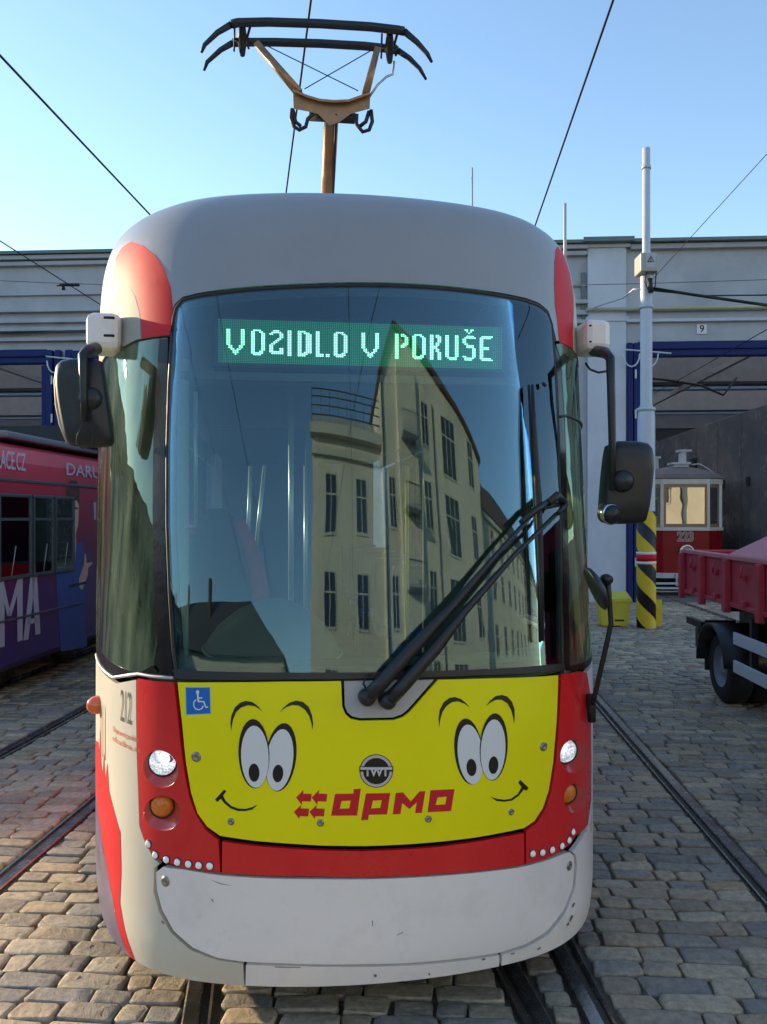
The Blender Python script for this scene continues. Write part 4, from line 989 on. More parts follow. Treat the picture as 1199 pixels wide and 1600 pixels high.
# blue door posts beside the openings in view
for (x, w) in ((4.82, .14), (4.98, .12), (-10.12, .16), (-9.90, .16), (-9.62, .2)):
    m = MB(); m.box(x, x+w, DF-.16, DF-.004, 0, ZO-.05, .02); m.build('door_post', M_blued, dep)
m = MB(); m.box(-9.36, -8.3, DF-.30, DF-.17, 0, ZO-.1, .02); m.build('door_leaf', M_blued, dep)
M_pale = mat('pale_metal', (.55, .58, .62), .5)
for x in (-9.98, 5.0):
    for z in (.9, 2.7, 3.0, 4.6, 5.6): 
        m = MB(); m.box(x, x+.04, DF-.19, DF-.161, z, z+.22); m.build('hinge', M_pale, dep)
for x in (-10.05, 4.7):
    m = MB()
    for t in range(2):
        cx = x+t*.45; m.tube([(cx+.2*math.cos(a)+.2, DF-.25, 6.2+.32*math.sin(a)) for a in np.linspace(math.pi, 2*math.pi, 9)], .02, 6)
    m.tube([(x, DF-.3, 6.3), (x+1.1, DF-.5, 6.15)], .02, 6); m.build('wire_hanger', M_pale, dep)
m = MB(); m.box(4.35, 4.47, DF-.14, DF-.101, 2.35, 2.62, .02); m.build('junction_box', mat('box_beige', (.4, .38, .33), .5), dep)
m = MB(); m.box(3.70, 3.80, DF-.06, DF-.002, 6.9, 8.3); m.build('downpipe', M_tin, dep)
# number plate
m = MB(); m.box(6.56, 6.80, DF-.035, DF-.003, 6.72, 6.96); npl = m.build('number_plate', mat('plate_white', (.65, .65, .67), .4), dep)
vv, ff = text_mesh('9', .25, 0, .004); m = MB(); m.add([(6.68+x, DF-.038, 6.84+y) for x, y in vv], ff); m.build('number', M_black, npl)
# hall
m = MB(); m.box(-20, 20, DF+.6, 62, -.1, .0); m.build('hall_floor', M_floor, dep)
m = MB(); m.box(-45, 20, 62, 62.4, 0, 9.2); m.box(-45.4, -45, DF, 62.4, 0, 9.2); m.box(20, 20.3, DF, 62.4, 0, 9.2); m.build('outer_wall', M_inner, dep)
m = MB(); m.box(8.75, 9.0, DF+1.0, 61.9, 0, 5.1); rw = m.build('dark_wall', M_hallw, dep)
for k in range(14):
    m = MB(); d_ = DF+1.0+k*2.0; m.box(8.722, 8.748, d_+.03, d_+1.97, .05, 5.1, .008); m.build('wall_panel', M_hallw, rw)
m = MB(); m.box(8.68, 8.72, 28.3, 28.9, 1.6, 4.1); m.build('dark_door', M_backing, rw)
for k, d_ in enumerate((23.6, 25.6)): m = MB(); m.box(8.69, 8.72, d_, d_+.25, 3.0, 3.25); m.build('socket', M_backing, rw)
M_glz = bpy.data.materials.new('milky_glazing'); M_glz.use_nodes = True; nt = M_glz.node_tree; nt.nodes.clear()
o_ = nt.nodes.new('ShaderNodeOutputMaterial'); tl = nt.nodes.new('ShaderNodeBsdfTranslucent'); tl.inputs[0].default_value = (.86, .90, .94, 1); tp = nt.nodes.new('ShaderNodeBsdfTransparent'); tp.inputs[0].default_value = (.5, .55, .6, 1); mx = nt.nodes.new('ShaderNodeMixShader'); mx.inputs[0].default_value = .06
nt.links.new(tl.outputs[0], mx.inputs[1]); nt.links.new(tp.outputs[0], mx.inputs[2]); nt.links.new(mx.outputs[0], o_.inputs[0])
m = MB()
for k in range(12): m.box(-44.9, 19.9, DF+.7+k*3.5, min(61.1, DF+.7+k*3.5+.7), 8.6, 8.7)
m.box(-44.9, 19.9, 61.2, 62, 8.6, 8.7); m.build('roof_slab', M_inner, dep)
m = MB()
for k in range(5): m.add([(-44.9, DF+1.42+k*3.5, 8.63), (19.9, DF+1.42+k*3.5, 8.63), (19.9, DF+4.18+k*3.5, 8.63), (-44.9, DF+4.18+k*3.5, 8.63)], [(0, 1, 2, 3)])
m.build('roof_glazing', M_glz, dep)
M_clr = glass('clear_roof_glass', (.93, .95, .97), .03)
m = MB()
for k in range(5, 11): m.box(-44.9, 19.9, DF+1.42+k*3.5, DF+4.18+k*3.5, 8.62, 8.64)
m.build('roof_glazing', M_clr, dep)
for k, (d_, zt2) in enumerate(((28.2, 7.62), (35.7, 7.42), (43.0, 7.3), (51.0, 7.3))):
    m = MB(); m.box(-44.9, 19.9, d_, d_+.5, 6.75, zt2); m.box(-44.9, 19.9, d_-.06, d_+.56, 6.62, 6.75); m.build('roof_beam', M_beam, dep)
for L_ in (5.6, 8.2, -12.4, -9.2):
    m = MB(); m.box(L_, L_+.12, DF+.7, 61.9, 6.35, 6.5); m.build('trunking', M_pale if L_ == 5.6 else M_beam, dep)
for k in range(4):
    m = MB(); m.box(5.2+k*.001, 5.36, 24+k*6, 26.6+k*6, 6.15, 6.25); m.build('strip_lamp', mat('lamp_batten', (.6, .6, .6), .4) if k == 0 else MATS['lamp_batten'], dep)
m = MB(); m.tube([(5.2, 24, 6.3), (5.9, 24.1, 6.1), (6.6, 24.2, 6.05), (7.6, 24.3, 5.9), (8.2, 24.2, 5.6), (8.6, 24.3, 6.1)], .035, 6); m.build('ceiling_cable', M_rubber, dep)
m = MB(); m.box(5.0, 7.4, 47, 61.9, 0, 4.0); m.build('hall_cabinet', mat('cabinet_grey', (.25, .25, .25), .6), dep)

# ================================================================ TRAMS IN THE YARD
def px_side(L, px):     # d of a photograph column on the plane L = const
    k = (px-599.5)/FPX
    # X = kY ; L = X cp - Y sp
    Y = L/(k*CP-SP); return k*Y*SP+Y*CP
st = yard('parked_tram', 0, 0, 'red and purple advertising tram with a printed man, parked on the left', 'tram')
LS = -4.98; dA, dB = 9.0, 15.6
def side_grad():
    m = bpy.data.materials.new('advert_wrap'); m.use_nodes = True; nt = m.node_tree; p = nt.nodes['Principled BSDF']; p.inputs['Roughness'].default_value = .3
    tc = nt.nodes.new('ShaderNodeTexCoord'); sp = nt.nodes.new('ShaderNodeSeparateXYZ'); nt.links.new(tc.outputs['Object'], sp.inputs[0])
    n = nt.nodes.new('ShaderNodeTexNoise'); n.inputs['Scale'].default_value = 1.5; nt.links.new(tc.outputs['Object'], n.inputs['Vector'])
    a = nt.nodes.new('ShaderNodeMath'); a.operation = 'MULTIPLY_ADD'; a.inputs[1].default_value = .5; nt.links.new(n.outputs['Fac'], a.inputs[0]); nt.links.new(sp.outputs['Z'], a.inputs[2])
    mr = nt.nodes.new('ShaderNodeMapRange'); mr.inputs[1].default_value = .6; mr.inputs[2].default_value = 3.2; nt.links.new(a.outputs[0], mr.inputs[0])
    cr = nt.nodes.new('ShaderNodeValToRGB'); e = cr.color_ramp.elements; e[0].position = 0; e[0].color = (.06, .035, .19, 1); e[1].position = 1; e[1].color = (.60, .05, .08, 1)
    x = e.new(.35); x.color = (.11, .035, .15, 1); x = e.new(.62); x.color = (.26, .03, .085, 1)
    nt.links.new(mr.outputs[0], cr.inputs[0]); nt.links.new(cr.outputs[0], p.inputs['Base Color']); return m
M_wrap = side_grad()
M_roofw = mat('tram_roof_grey', (.16, .17, .19), .5)
m = MB()    # body section swept along d
sec = [(LS-.12, .32), (LS, .42), (LS, 2.55), (LS-.02, 2.80), (LS-.14, 2.98), (LS-.45, 3.08), (LS-1.25, 3.14), (LS-2.05, 3.08), (LS-2.36, 2.98), (LS-2.48, 2.80), (LS-2.5, 2.55), (LS-2.5, .42), (LS-2.38, .32)]
for d_, s_ in ((dA-.25, .72), (dA-.12, .9), (dA, 1), (dB, 1), (dB+.3, .9), (dB+.5, .7)):
    for x, z in sec: m.v.append((LS-1.25+(x-LS+1.25)*s_, d_, z))
k = len(sec)
for i in range(5):
    for j in range(k): m.f.append((i*k+j, i*k+(j+1) % k, (i+1)*k+(j+1) % k, (i+1)*k+j)); m.sm.append(False)
m.f.append(tuple(range(k))); m.f.append(tuple(5*k+j for j in range(k))); m.sm += [False]*2
m.build('body', M_wrap, st)
m = MB(); m.box(LS-2.2, LS-.3, dA+1, dB-1, 3.13, 3.22, .03); m.build('roof_cover', M_roofw, st)
m = MB(); 
for q in range(7): m.box(LS-1.9, LS-.25, 12.2+q*.16, 12.28+q*.16, 3.2, 3.52)
m.box(LS-1.88, LS-.27, 12.25, 13.1, 3.2, 3.50); m.build('resistor_box', M_pdark, st)
M_wgl = glass('tram_window_glass', (.10, .13, .13), .50, (.8, 1.0, 1.0), ripple=.001)
def sidebox(d0_, d1_, z0, z1, pr, mtl, name, par, bev=.01):
    m = MB(); m.box(LS+.002, LS+pr, d0_, d1_, z0, z1, bev); return m.build(name, mtl, par)
M_frame = mat('window_frame_dark', (.07, .10, .11), .4)
sidebox(9.15, 11.25, 1.40, 2.42, .008, M_backing, 'window_recess', st, 0)
for (a, b) in ((9.2, 9.98), (10.02, 10.58), (10.62, 11.2)):
    f = sidebox(a, b, 2.38, 2.42, .03, M_frame, 'window_frame', st)
    m = MB(); m.box(LS+.01, LS+.03, a, b, 1.41, 1.45); m.box(LS+.01, LS+.03, a, a+.04, 1.45, 2.38); m.box(LS+.01, LS+.03, b-.04, b, 1.45, 2.38); m.box(LS+.01, LS+.028, a+.04, b-.04, 2.10, 2.135); m.build('frame_bar', M_frame, f)
    m = MB(); m.box(LS+.012, LS+.018, a+.04, b-.04, 1.45, 2.38); m.build('pane', M_wgl, f)
m = MB()
for d_ in (9.5, 10.3, 10.9): m.tube([(LS+.011, d_, 1.45), (LS+.011, d_+.1, 1.8)], .012, 5)
m.build('seat_handle', M_alu, st)
sidebox(9.0, 15.6, 2.56, 2.60, .02, M_frame, 'gutter', st)
sidebox(9.0, 11.55, .92, .95, .02, mat('rub_strip', (.10, .09, .14), .4), 'rub_strip', st)
# printed wrap: letters, man
def on_side(poly, mtl, name, par, off=.004):
    m = MB(); m.add([(LS+off, d_, z) for d_, z in poly], [tuple(range(len(poly)))]); return m.build(name, mtl, par)
def side_text(txt, d0_, d1_, z0, z1, mtl, off=.004, bold=.012):
    vv, ff = text_mesh(txt, 1, 0, bold); xs = [p[0] for p in vv]; ys = [p[1] for p in vv]
    f = lambda x, y: (LS+off, d0_+(x-min(xs))/(max(xs)-min(xs))*(d1_-d0_), z0+(y-min(ys))/(max(ys)-min(ys))*(z1-z0))
    m = MB(); m.add([f(x, y) for x, y in vv], ff); return m.build('lettering', mtl, st)
M_letw = mat('letter_lilac', (.52, .50, .62), .5)
zz = lambda px, py: (px_side(LS, px), EYE-(py-HZN)/FPX*D(LS, px_side(LS, px)).y)
def sp_(pts): return [zz(x, y) for x, y in pts]
# big letters M A
for pts, w in (([(1,902),(8,935),(14,962)], 6), ([(14,962),(22,935),(32,898)], 6)): on_side(sp_(stroke(pts, w)), M_letw, 'lettering', st, .005)
for q in ([(-3,903),(6,903),(7,1010),(-2,1012)], [(26,898),(35,896),(35,1000),(27,1003)], [(36,1001),(44,999),(56,893),(48,893)], [(49,893),(57,893),(63,990),(55,992)], [(43,968),(59,965),(59,972),(43,976)]):
    on_side(sp_(q), M_letw, 'lettering', st, .0055)
side_text('LACE.CZ', px_side(LS, -4), px_side(LS, 40), 2.70, 2.92, M_letw, .003)
side_text('DARUJ PLAZMU', px_side(LS, 104), px_side(LS, 104)+3.0, 2.66, 2.88, M_letw, .003)
for o in list(st.children):
    if o.name.startswith('lettering') and abs(o.data.vertices[0].co.z-2.8) < .2:
        pass
M_skin = mat('print_skin', (.70, .46, .38), .5); M_jack = mat('print_blue', (.06, .11, .36), .5); M_jackd = mat('print_dark', (.03, .03, .08), .5); M_hair = mat('print_hair', (.10, .045, .05), .5)
man = on_side(sp_([(87,880),(91,858),(104,846),(112,838),(118,850),(128,846),(134,870),(135,905),(133,960),(136,1010),(120,1014),(95,1018),(93,980),(89,930)]), M_jack, 'printed_figure', st, .0042)
on_side(sp_([(105,790),(107,780),(114,778),(121,780),(123,790),(122,820),(118,836),(119,848),(117,878),(112,872),(108,846),(110,836),(106,815)]), M_skin, 'printed_skin', man, .0052)
on_side(sp_([(104,792),(104,760),(110,750),(120,752),(124,765),(124,792),(120,782),(110,781)]), M_hair, 'printed_hair', man, .0058)
on_side(sp_([(123,905),(128,890),(131,882),(132,865),(134,865),(135,880),(143,878),(144,881),(137,888),(137,898),(128,922),(124,918)]), M_skin, 'printed_hand', man, .0060)
on_side(sp_([(107,914),(135,908),(135,912),(107,919)]), M_jackd, 'printed_fold', man, .0066)
on_side(sp_([(109,816),(117,815),(118,822),(114,828)]), M_film_w, 'printed_smile', man, .0066)
for q in ([(108,793),(112,792),(112,795),(108,796)], [(116,792),(121,793),(121,796),(116,795)]): on_side(sp_(q), M_jackd, 'printed_eye', man, .0066)
on_side(sp_([(146,785),(150,785),(150,812),(147,812)]), M_letw, 'lettering', st)
# wheels in shadow
for d_ in (10.2, 12.0, 14.2):
    for x in (LS-.5, LS-1.95):
        m = MB(); m.lathe([(0, -.06), (.33, -.06), (.33, .06), (0, .06)], (x, d_, .335), (1, 0, 0), 20); m.build('wheel', M_steel, st)

# ---- museum tram in the doorway
od = yard('museum_tram', 6.87, 23.2, 'old red tram with cream window frames and a single round headlamp, inside the right doorway', 'tram')
M_ored = mat('old_red_enamel', (.26, .006, .012), .3, var=.15, vscale=3, spec=.25); M_ocr = mat('old_cream', (.66, .62, .55), .4, var=.1); M_wood = mat('old_wood_frame', (.30, .20, .12), .4)
M_oroof = mat('old_tram_roof', (.17, .15, .16), .7, var=.2); M_owin = glass('old_window_glass', (.35, .33, .28), .40, (1, .95, .85), ripple=.0008, rscale=2)
hw = 1.06
def osec(z, inset_=0, front=0): # plan outline of the front platform
    w = hw-inset_; return [(-w, 6.0, z), (-w, .32+front, z), (-.62, front+.02, z), (0, front, z), (.62, front+.02, z), (w, .32+front, z), (w, 6.0, z)]
def obody(z0, z1, mtl, name, ins=0, front=0):
    a, b = osec(z0, ins, front), osec(z1, ins, front); m = MB(); m.v = a+b; n = 7
    m.f = [(i, i+1, n+i+1, n+i) for i in range(n-1)]+[tuple(range(n))[::-1], tuple(range(n, 2*n))]; m.sm = [False]*len(m.f)
    return m.build(name, mtl, od)
obody(.50, 1.52, M_ored, 'front_panel')
obody(1.52, 1.60, M_ocr, 'waist_rail', -.03, -.03)
obody(.40, .52, M_pale, 'fender_beam', -.02, -.04)
obody(2.62, 2.74, M_ocr, 'cantrail', -.02, -.02)
for (x0, x1, f0, f1) in ((-.68, -.60, .02, .02), (.56, .64, .02, .02), (-1.05, -.97, .28, .28), (.97, 1.05, .28, .28)):
    m = MB(); m.box(x0, x1, f0-.02, f0+.06, 1.60, 2.62, .01); m.build('window_post', M_ocr, od)
m = MB(); m.box(-.60, .56, .0, .04, 2.54, 2.62); m.box(-.60, .56, .0, .04, 1.60, 1.68); m.box(-.60, -.54, .0, .04, 1.68, 2.54); m.box(.50, .56, .0, .04, 1.68, 2.54); fr = m.build('window_frame', M_wood, od)
m = MB(); m.box(-.54, .50, .015, .022, 1.68, 2.54); m.build('pane', M_owin, fr)
for s in (-1, 1):
    m = MB(); a, b = (s*.64, .03), (s*.97, .29)
    m.add([(a[0], a[1], 1.60), (b[0], b[1], 1.60), (b[0], b[1], 2.62), (a[0], a[1], 2.62)], [(0, 1, 2, 3)]); m.build('pane', M_owin, od)
    m = MB()
    for z0, z1 in ((1.6, 1.68), (2.54, 2.62)):
        m = MB(); m.add([(a[0], a[1]-.01, z0), (b[0], b[1]-.01, z0), (b[0], b[1]-.01, z1), (a[0], a[1]-.01, z1)], [(0, 1, 2, 3)]); m.build('window_frame', M_wood, od)
m = MB(); m.box(-.9, .9, 1.6, 1.65, 1.5, 2.6); m.box(-1.04, 1.04, 5.8, 5.9, 1.5, 2.7); m.build('inner_bulkhead', M_wood, od)
m = MB(); k = 0   # domed roof
lvl = [(1.06, 2.74), (1.10, 2.76), (1.0, 2.86), (.75, 2.97), (.4, 3.05), (.05, 3.08)]
for w, z in lvl:
    f = 1.06-w; m.v += [(-w, 6.1, z), (-w, .3+f*.8, z), (-w*.6, .0+f*.8, z), (0, -.04+f*.8, z), (w*.6, .0+f*.8, z), (w, .3+f*.8, z), (w, 6.1, z)]
for i in range(len(lvl)-1):
    for j in range(6): m.f.append((i*7+j, i*7+j+1, (i+1)*7+j+1, (i+1)*7+j)); m.sm.append(False)
m.f.append(tuple((len(lvl)-1)*7+j for j in range(7))); m.sm.append(False); m.build('roof', M_oroof, od)
for (x, y, w, h) in ((-.72, 1.2, .30, .34), (.02, .5, .20, .16)):
    m = MB(); m.box(x-w, x+w, y, y+.5, 2.95, 2.95+h, .02); m.box(x-w-.05, x+w+.05, y-.05, y+.55, 2.95+h, 3.0+h); m.build('roof_vent', M_pale, od)
m = MB(); m.box(.05, .18, .6, .9, 3.1, 3.42); m.box(-.02, .32, .55, .95, 3.42, 3.47); m.build('roof_bracket', M_pale, od)
m = MB(); m.tube([(.3, .5, 3.1), (.5, .5, 3.12), (.75, .5, 3.0), (.9, .5, 2.9)], .015, 6); m.build('roof_rail', M_pale, od)
m = MB(); m.lathe([(.16, 0), (.20, -.02), (.21, -.08), (.17, -.12), (.15, -.10)], (0, .0, 1.02), (0, 1, 0), 28); hl = m.build('headlamp', M_chrome, od)
m = MB(); m.lathe([(.155, -.095), (.10, -.12), (0, -.13)], (0, .0, 1.02), (0, 1, 0), 24); m.build('lens', mat('old_lamp_lens', (.45, .12, .12), .15, coat=.6), hl)
vv, ff = text_mesh('223', .30, 0, .006); m = MB(); m.add([(x-.02, -.008, 1.37+y) for x, y in vv], ff); m.build('fleet_number', mat('old_number', (.30, .17, .15), .4), od)
vv, ff = text_mesh('223', .30, 0, .018); m = MB(); m.add([(x-.02, -.005, 1.37+y) for x, y in vv], ff); m.build('number_outline', mat('old_number_edge', (.45, .42, .42), .4), od)
m = MB()
for z in (.16, .27): m.box(-1.02, .9, -.30, -.24, z, z+.045)
m.box(-.30, -.26, -.1, -.05, .05+.2, .52); m.box(-.30, .25, -.1, -.05, .22, .26); m.box(-1.02, .98, -.16, -.12, .08, .11); m.build('life_guard', M_pale, od)
m = MB(); m.tube([(.1, -.05, .38), (.1, -.4, .38)], .05, 8); m.lathe([(.09, 0), (.10, .06), (0, .07)], (.1, -.4, .38), (0, -1, 0), 14); m.build('coupling', M_steel, od)
m = MB(); m.box(-.9, .9, .5, 5.5, .1, .5); m.build('truck_frame', M_backing, od)
for y in (1.6, 4.2):
    for s in (-1, 1): m = MB(); m.lathe([(0, -.06), (.36, -.06), (.36, .06), (0, .06)], (s*.7, y, .365), (1, 0, 0), 20); m.build('wheel', M_steel, od)

od.scale = (1, 1, 1.16); hl.scale = (1, 1, 1/1.16); hl.location = (0, 0, 1.02*(1-1/1.16))
# ================================================================ TRUCK
tk = yard('tipper_truck', 0, 0, 'red dropside truck with a faded sloping load cover, at the right edge', 'truck')
M_tred = mat('truck_red_paint', (.50, .045, .07), .42, var=.12, vscale=3, dirt=(.30, .12, .11), dscale=5, damt=.5); M_tredf = mat('truck_faded_red', (.60, .20, .21), .6, var=.12, vscale=2, dirt=(.42, .22, .21), dscale=4, damt=.5)
M_tblk = mat('chassis_black', (.012, .013, .016), .45, var=.2); M_tyre = mat('tyre_rubber', (.014, .014, .015), .75, var=.2, bump=.2, bscale=60); M_rimg = mat('wheel_rim', (.22, .25, .29), .45, var=.1)
LT = 3.2; e0_, e1_ = 5.2, 11.0
zt_, zb_ = 1.68, 1.22
m = MB(); m.box(LT+.03, LT+.07, e0_, e1_, zb_, zt_); side = m.build('side_board', M_tred, tk)
m = MB(); m.box(LT-.005, LT+.09, e0_, e1_+.02, zt_, zt_+.05, .01); m.build('top_rail', M_tredf, side)
m = MB(); m.box(LT-.002, LT+.09, e0_, e1_, zb_-.05, zb_, .01); m.build('bottom_rail', M_tred, side)
for d_ in (10.92, 10.12, 9.28, 8.34, 7.4, 6.4, 5.5):
    m = MB(); m.box(LT-.045, LT+.028, d_, d_+.09, zb_-.12, zt_+.0, .01); m.build('side_post', M_tred, side)
m = MB(); m.box(LT+2.15, LT+2.2, e0_, e1_, zb_, zt_+.05); m.build('side_board', M_tred, tk)
m = MB(); m.box(LT+.03, LT+2.2, e1_-.06, e1_-.0, zb_, zt_); m.box(LT+.03, LT+2.2, e1_-.07, e1_+.01, zt_, zt_+.04, .01); m.build('tailboard', M_tred, tk)
m = MB(); m.box(LT+.0, LT+2.2, e0_-.1, e0_-.03, zb_, zt_+.6); m.build('headboard', M_tred, tk)
m = MB(); m.box(LT+.075, LT+2.14, e0_, e1_-.08, zb_-.02, zb_+.04); m.build('bed_floor', M_tred, tk)
for d_ in (10.55, 9.72, 8.85, 7.9):
    m = MB(); m.tube([(LT-.01, d_, zt_-.05), (LT-.03, d_, zt_-.17)], .012, 6); m.box(LT-.02, LT+.028, d_-.03, d_+.03, zt_-.20, zt_-.14, .006); m.build('latch', M_tred, tk)
    m = MB(); m.box(LT-.02, LT+.028, d_-.05, d_+.05, zb_-.02, zb_+.05, .008); m.build('hinge', M_tred, tk)
for d_, L_ in ((10.6, 0), (9.2, 0)):
    m = MB(); m.tube([(LT+.6, d_, .8), (LT+.5, d_+.5, .5)], .03, 6); m.build('spring_arm', M_tblk, tk)
m = MB(); m.box(LT+.3, LT+.5, e1_-.61, e1_-.60, .62, .74); m.build('rear_lamp', M_film_r, tk)
# sloping cover panels
def cover(d0_, d1_, name):
    m = MB(); a, b = LT+.02, LT+1.12; za, zb2 = zt_+.055, zt_+.58
    m.add([(a, d0_, za), (b, d0_, zb2), (b, d1_, zb2), (a, d1_, za), (a, d0_, za-.04), (b, d0_, zb2-.04), (b, d1_, zb2-.04), (a, d1_, za-.04)], [(0,1,2,3), (7,6,5,4), (0,4,5,1), (1,5,6,2), (2,6,7,3), (3,7,4,0)])
    o = m.build(name, M_tredf, tk)
    m = MB(); m.add([(b+.004, d0_, zb2), (b+1.06, d0_, za), (b+1.06, d1_, za), (b+.004, d1_, zb2), (b+.004, d0_, zb2-.04), (b+1.06, d0_, za-.04), (b+1.06, d1_, za-.04), (b+.004, d1_, zb2-.04)], [(0,1,2,3), (7,6,5,4), (0,4,5,1), (1,5,6,2), (2,6,7,3), (3,7,4,0)]); m.build(name, M_tredf, tk)
cover(8.40, 9.35, 'load_cover'); cover(6.2, 8.385, 'load_cover'); cover(5.22, 6.185, 'load_cover')
m = MB(); m.box(LT+.55, LT+.72, e0_-2.3, e1_-.5, .78, 1.0); m.box(LT+1.5, LT+1.67, e0_-2.3, e1_-.5, .78, 1.0)
for d_ in (5.6, 7.2, 8.8, 10.3): m.box(LT+.3, LT+1.9, d_, d_+.1, 1.0, 1.16)
m.build('chassis', M_tblk, tk)
m = MB(); m.box(LT-.02, LT+2.1, e1_-.75, e1_-.62, .56, .80, .01); m.box(LT+.0, LT+.06, e1_-.78, e1_-.2, .8, .88); m.build('rear_underrun', M_tblk, tk)
m = MB(); m.box(LT+.06, LT+.42, 10.25, 10.28, .30, .9); m.build('mud_flap', M_tblk, tk)
wd = 9.85; wr = .42
for s, Lw in ((1, LT+.12), (-1, LT+2.08)):
    for k in range(2):
        c = Lw+s*(k*.27); m = MB(); m.lathe([(.24, -.02), (.36, -.03), (.40, -.0), (.42, .03), (.42, .19), (.40, .22), (.30, .22)], (c, wd, wr), (s, 0, 0), 36); w = m.build('rear_wheel', M_tyre, tk)
        m = MB(); m.lathe([(.25, -.015), (.235, .01), (.22, .06), (.14, .09), (.12, .02), (.06, .01), (0, .01)], (c, wd, wr), (s, 0, 0), 28); m.build('rim', M_rimg, w)
for s, Lw in ((1, LT+.15), (-1, LT+2.05)):
    m = MB(); m.lathe([(.24, -.02), (.36, -.03), (.42, .03), (.42, .19), (.30, .22)], (Lw, 4.4, wr), (s, 0, 0), 36); w = m.build('front_wheel', M_tyre, tk)
    m = MB(); m.lathe([(.25, -.015), (.22, .05), (.12, .02), (0, .01)], (Lw, 4.4, wr), (s, 0, 0), 28); m.build('rim', M_rimg, w)
# mudguard
m = MB(); n_ = 16; R0 = .50
for i in range(n_+1):
    a = math.pi*(.02+.96*i/n_)-.05; 
    for x in (LT-.02, LT+.50): m.v.append((x, wd+R0*math.cos(a), wr+R0*math.sin(a)*1.0))
for i in range(n_): m.f.append((2*i, 2*i+1, 2*i+3, 2*i+2)); m.sm.append(True)
g = m.build('mudguard', M_tblk, tk); md_ = g.modifiers.new('thickness', 'SOLIDIFY'); md_.thickness = .03
# side guards
for z in (.86, .56):
    m = MB(); m.box(LT+.0, LT+.03, 6.0, 9.15, z-.08, z+.05, .008); m.build('side_guard', M_pale, tk)
for d_ in (8.7, 7.4, 6.3): m = MB(); m.box(LT+.031, LT+.10, d_, d_+.06, .45, 1.1); m.build('guard_bracket', M_tblk, tk)
m = MB(); m.box(LT+.15, LT+.6, 7.2, 8.6, .45, .95, .05); m.build('fuel_tank', M_tblk, tk)
# cab, out of the picture to the right
cabm = MB(); cabm.prism([(3.2, .55), (5.0, .55), (5.0, 2.5), (3.55, 2.55), (3.25, 1.6)], 2.0, 'yz', LT+.1); cab = cabm.build('cab', M_tred, tk)
m = MB(); m.prism([(3.55, 1.55), (4.7, 1.55), (4.7, 2.3), (3.8, 2.35)], .01, 'yz', LT+.085); m.build('side_window', M_darkglass, cab)
m = MB(); m.add([(LT+.2, 3.22, 1.65), (LT+2.0, 3.22, 1.65), (LT+2.0, 3.50, 2.42), (LT+.2, 3.50, 2.42)], [(0, 1, 2, 3)]); m.build('windscreen', M_darkglass, cab)
for s in (.35, 1.85): m = MB(); m.lathe([(.12, 0), (.12, .02), (0, .03)], (LT+s, 3.2, .95), (0, -1, 0), 20); m.build('headlight', M_chrome, cab)

# ================================================================ POLE, BIN, WIRES
PY = 16.0; pb = W(1010, 981, PY)
pole_ = empty('overhead_line_pole', (pb.x, pb.y, 0), 0, 'tall pale steel pole with a junction box and black and yellow striped base', 'pole')
M_polep = mat('pole_paint', (.46, .50, .56), .4, var=.06, vscale=1.5, dirt=(.3, .3, .3), damt=.3); M_yst = mat('hazard_yellow', (.66, .46, .02), .45, var=.08); M_kst = mat('hazard_black', (.014, .014, .016), .5)
zp = lambda y: EYE-(y-HZN)/FPX*PY
m = MB(); m.lathe([(.165, 0), (.165, zp(655)), (.150, zp(640)), (.112, zp(632)), (.112, zp(408)), (.10, zp(400)), (.075, zp(392)), (.075, zp(232)), (.0, zp(231))], (0, 0, 0), (0, 0, 1), 28); m.build('shaft', M_polep, pole_)
for z, r_ in ((zp(262), .085), (zp(480), .125), (zp(640), .17)):
    m = MB(); m.lathe([(r_, -.03), (r_+.006, -.03), (r_+.006, .03), (r_, .03)], (0, 0, z), (0, 0, 1), 24); m.build('collar', M_polep, pole_)
m = MB(); m.lathe([(.172, .02), (.180, .02), (.180, 2.25), (.172, 2.25)], (0, 0, 0), (0, 0, 1), 32); m.build('hazard_sleeve', M_kst, pole_)
nseg = 24
for k in range(4):      # helical yellow bands
    m = MB(); r_ = .183; z0 = -.35+k*.66
    for i in range(nseg+1):
        a = -math.pi*1.08+math.pi*1.16*i/nseg; zc = z0+.62*(1-i/nseg)
        for dz in (0, .36): m.v.append((r_*math.cos(a), r_*math.sin(a), min(2.25, max(.02, zc+dz))))
    for i in range(nseg): m.f.append((2*i, 2*i+2, 2*i+3, 2*i+1)); m.sm.append(True)
    m.build('yellow_band', M_yst, pole_)
for z0, z1, mt in ((zp(866), zp(862), M_film_w), (zp(876), zp(866), M_film_r), (zp(881), zp(877), M_film_w)):
    m = MB(); m.lathe([(.183, z0), (.188, z0), (.188, z1), (.183, z1)], (0, 0, 0), (0, 0, 1), 32); m.build('marker_band', mt, pole_)
m = MB(); m.box(.17, .30, -.02, .02, .05, .55); m.build('base_fin', M_yst, pole_)
bx0 = W(999, 426, PY-.2); bx1 = W(1026, 397, PY-.2)
m = MB(); m.box(bx0.x-pb.x, bx1.x-pb.x, -.30, .12, bx0.z, bx1.z, .02); jb = m.build('junction_box', mat('junction_grey', (.36, .36, .33), .5, var=.1), pole_)
cx_ = (bx0.x+bx1.x)/2-pb.x+.02; cz_ = (bx0.z+bx1.z)/2
m = MB(); m.box(cx_-.09, cx_+.09, -.31, -.302, cz_-.12, cz_+.15); m.build('warning_plate', M_greypan, jb)
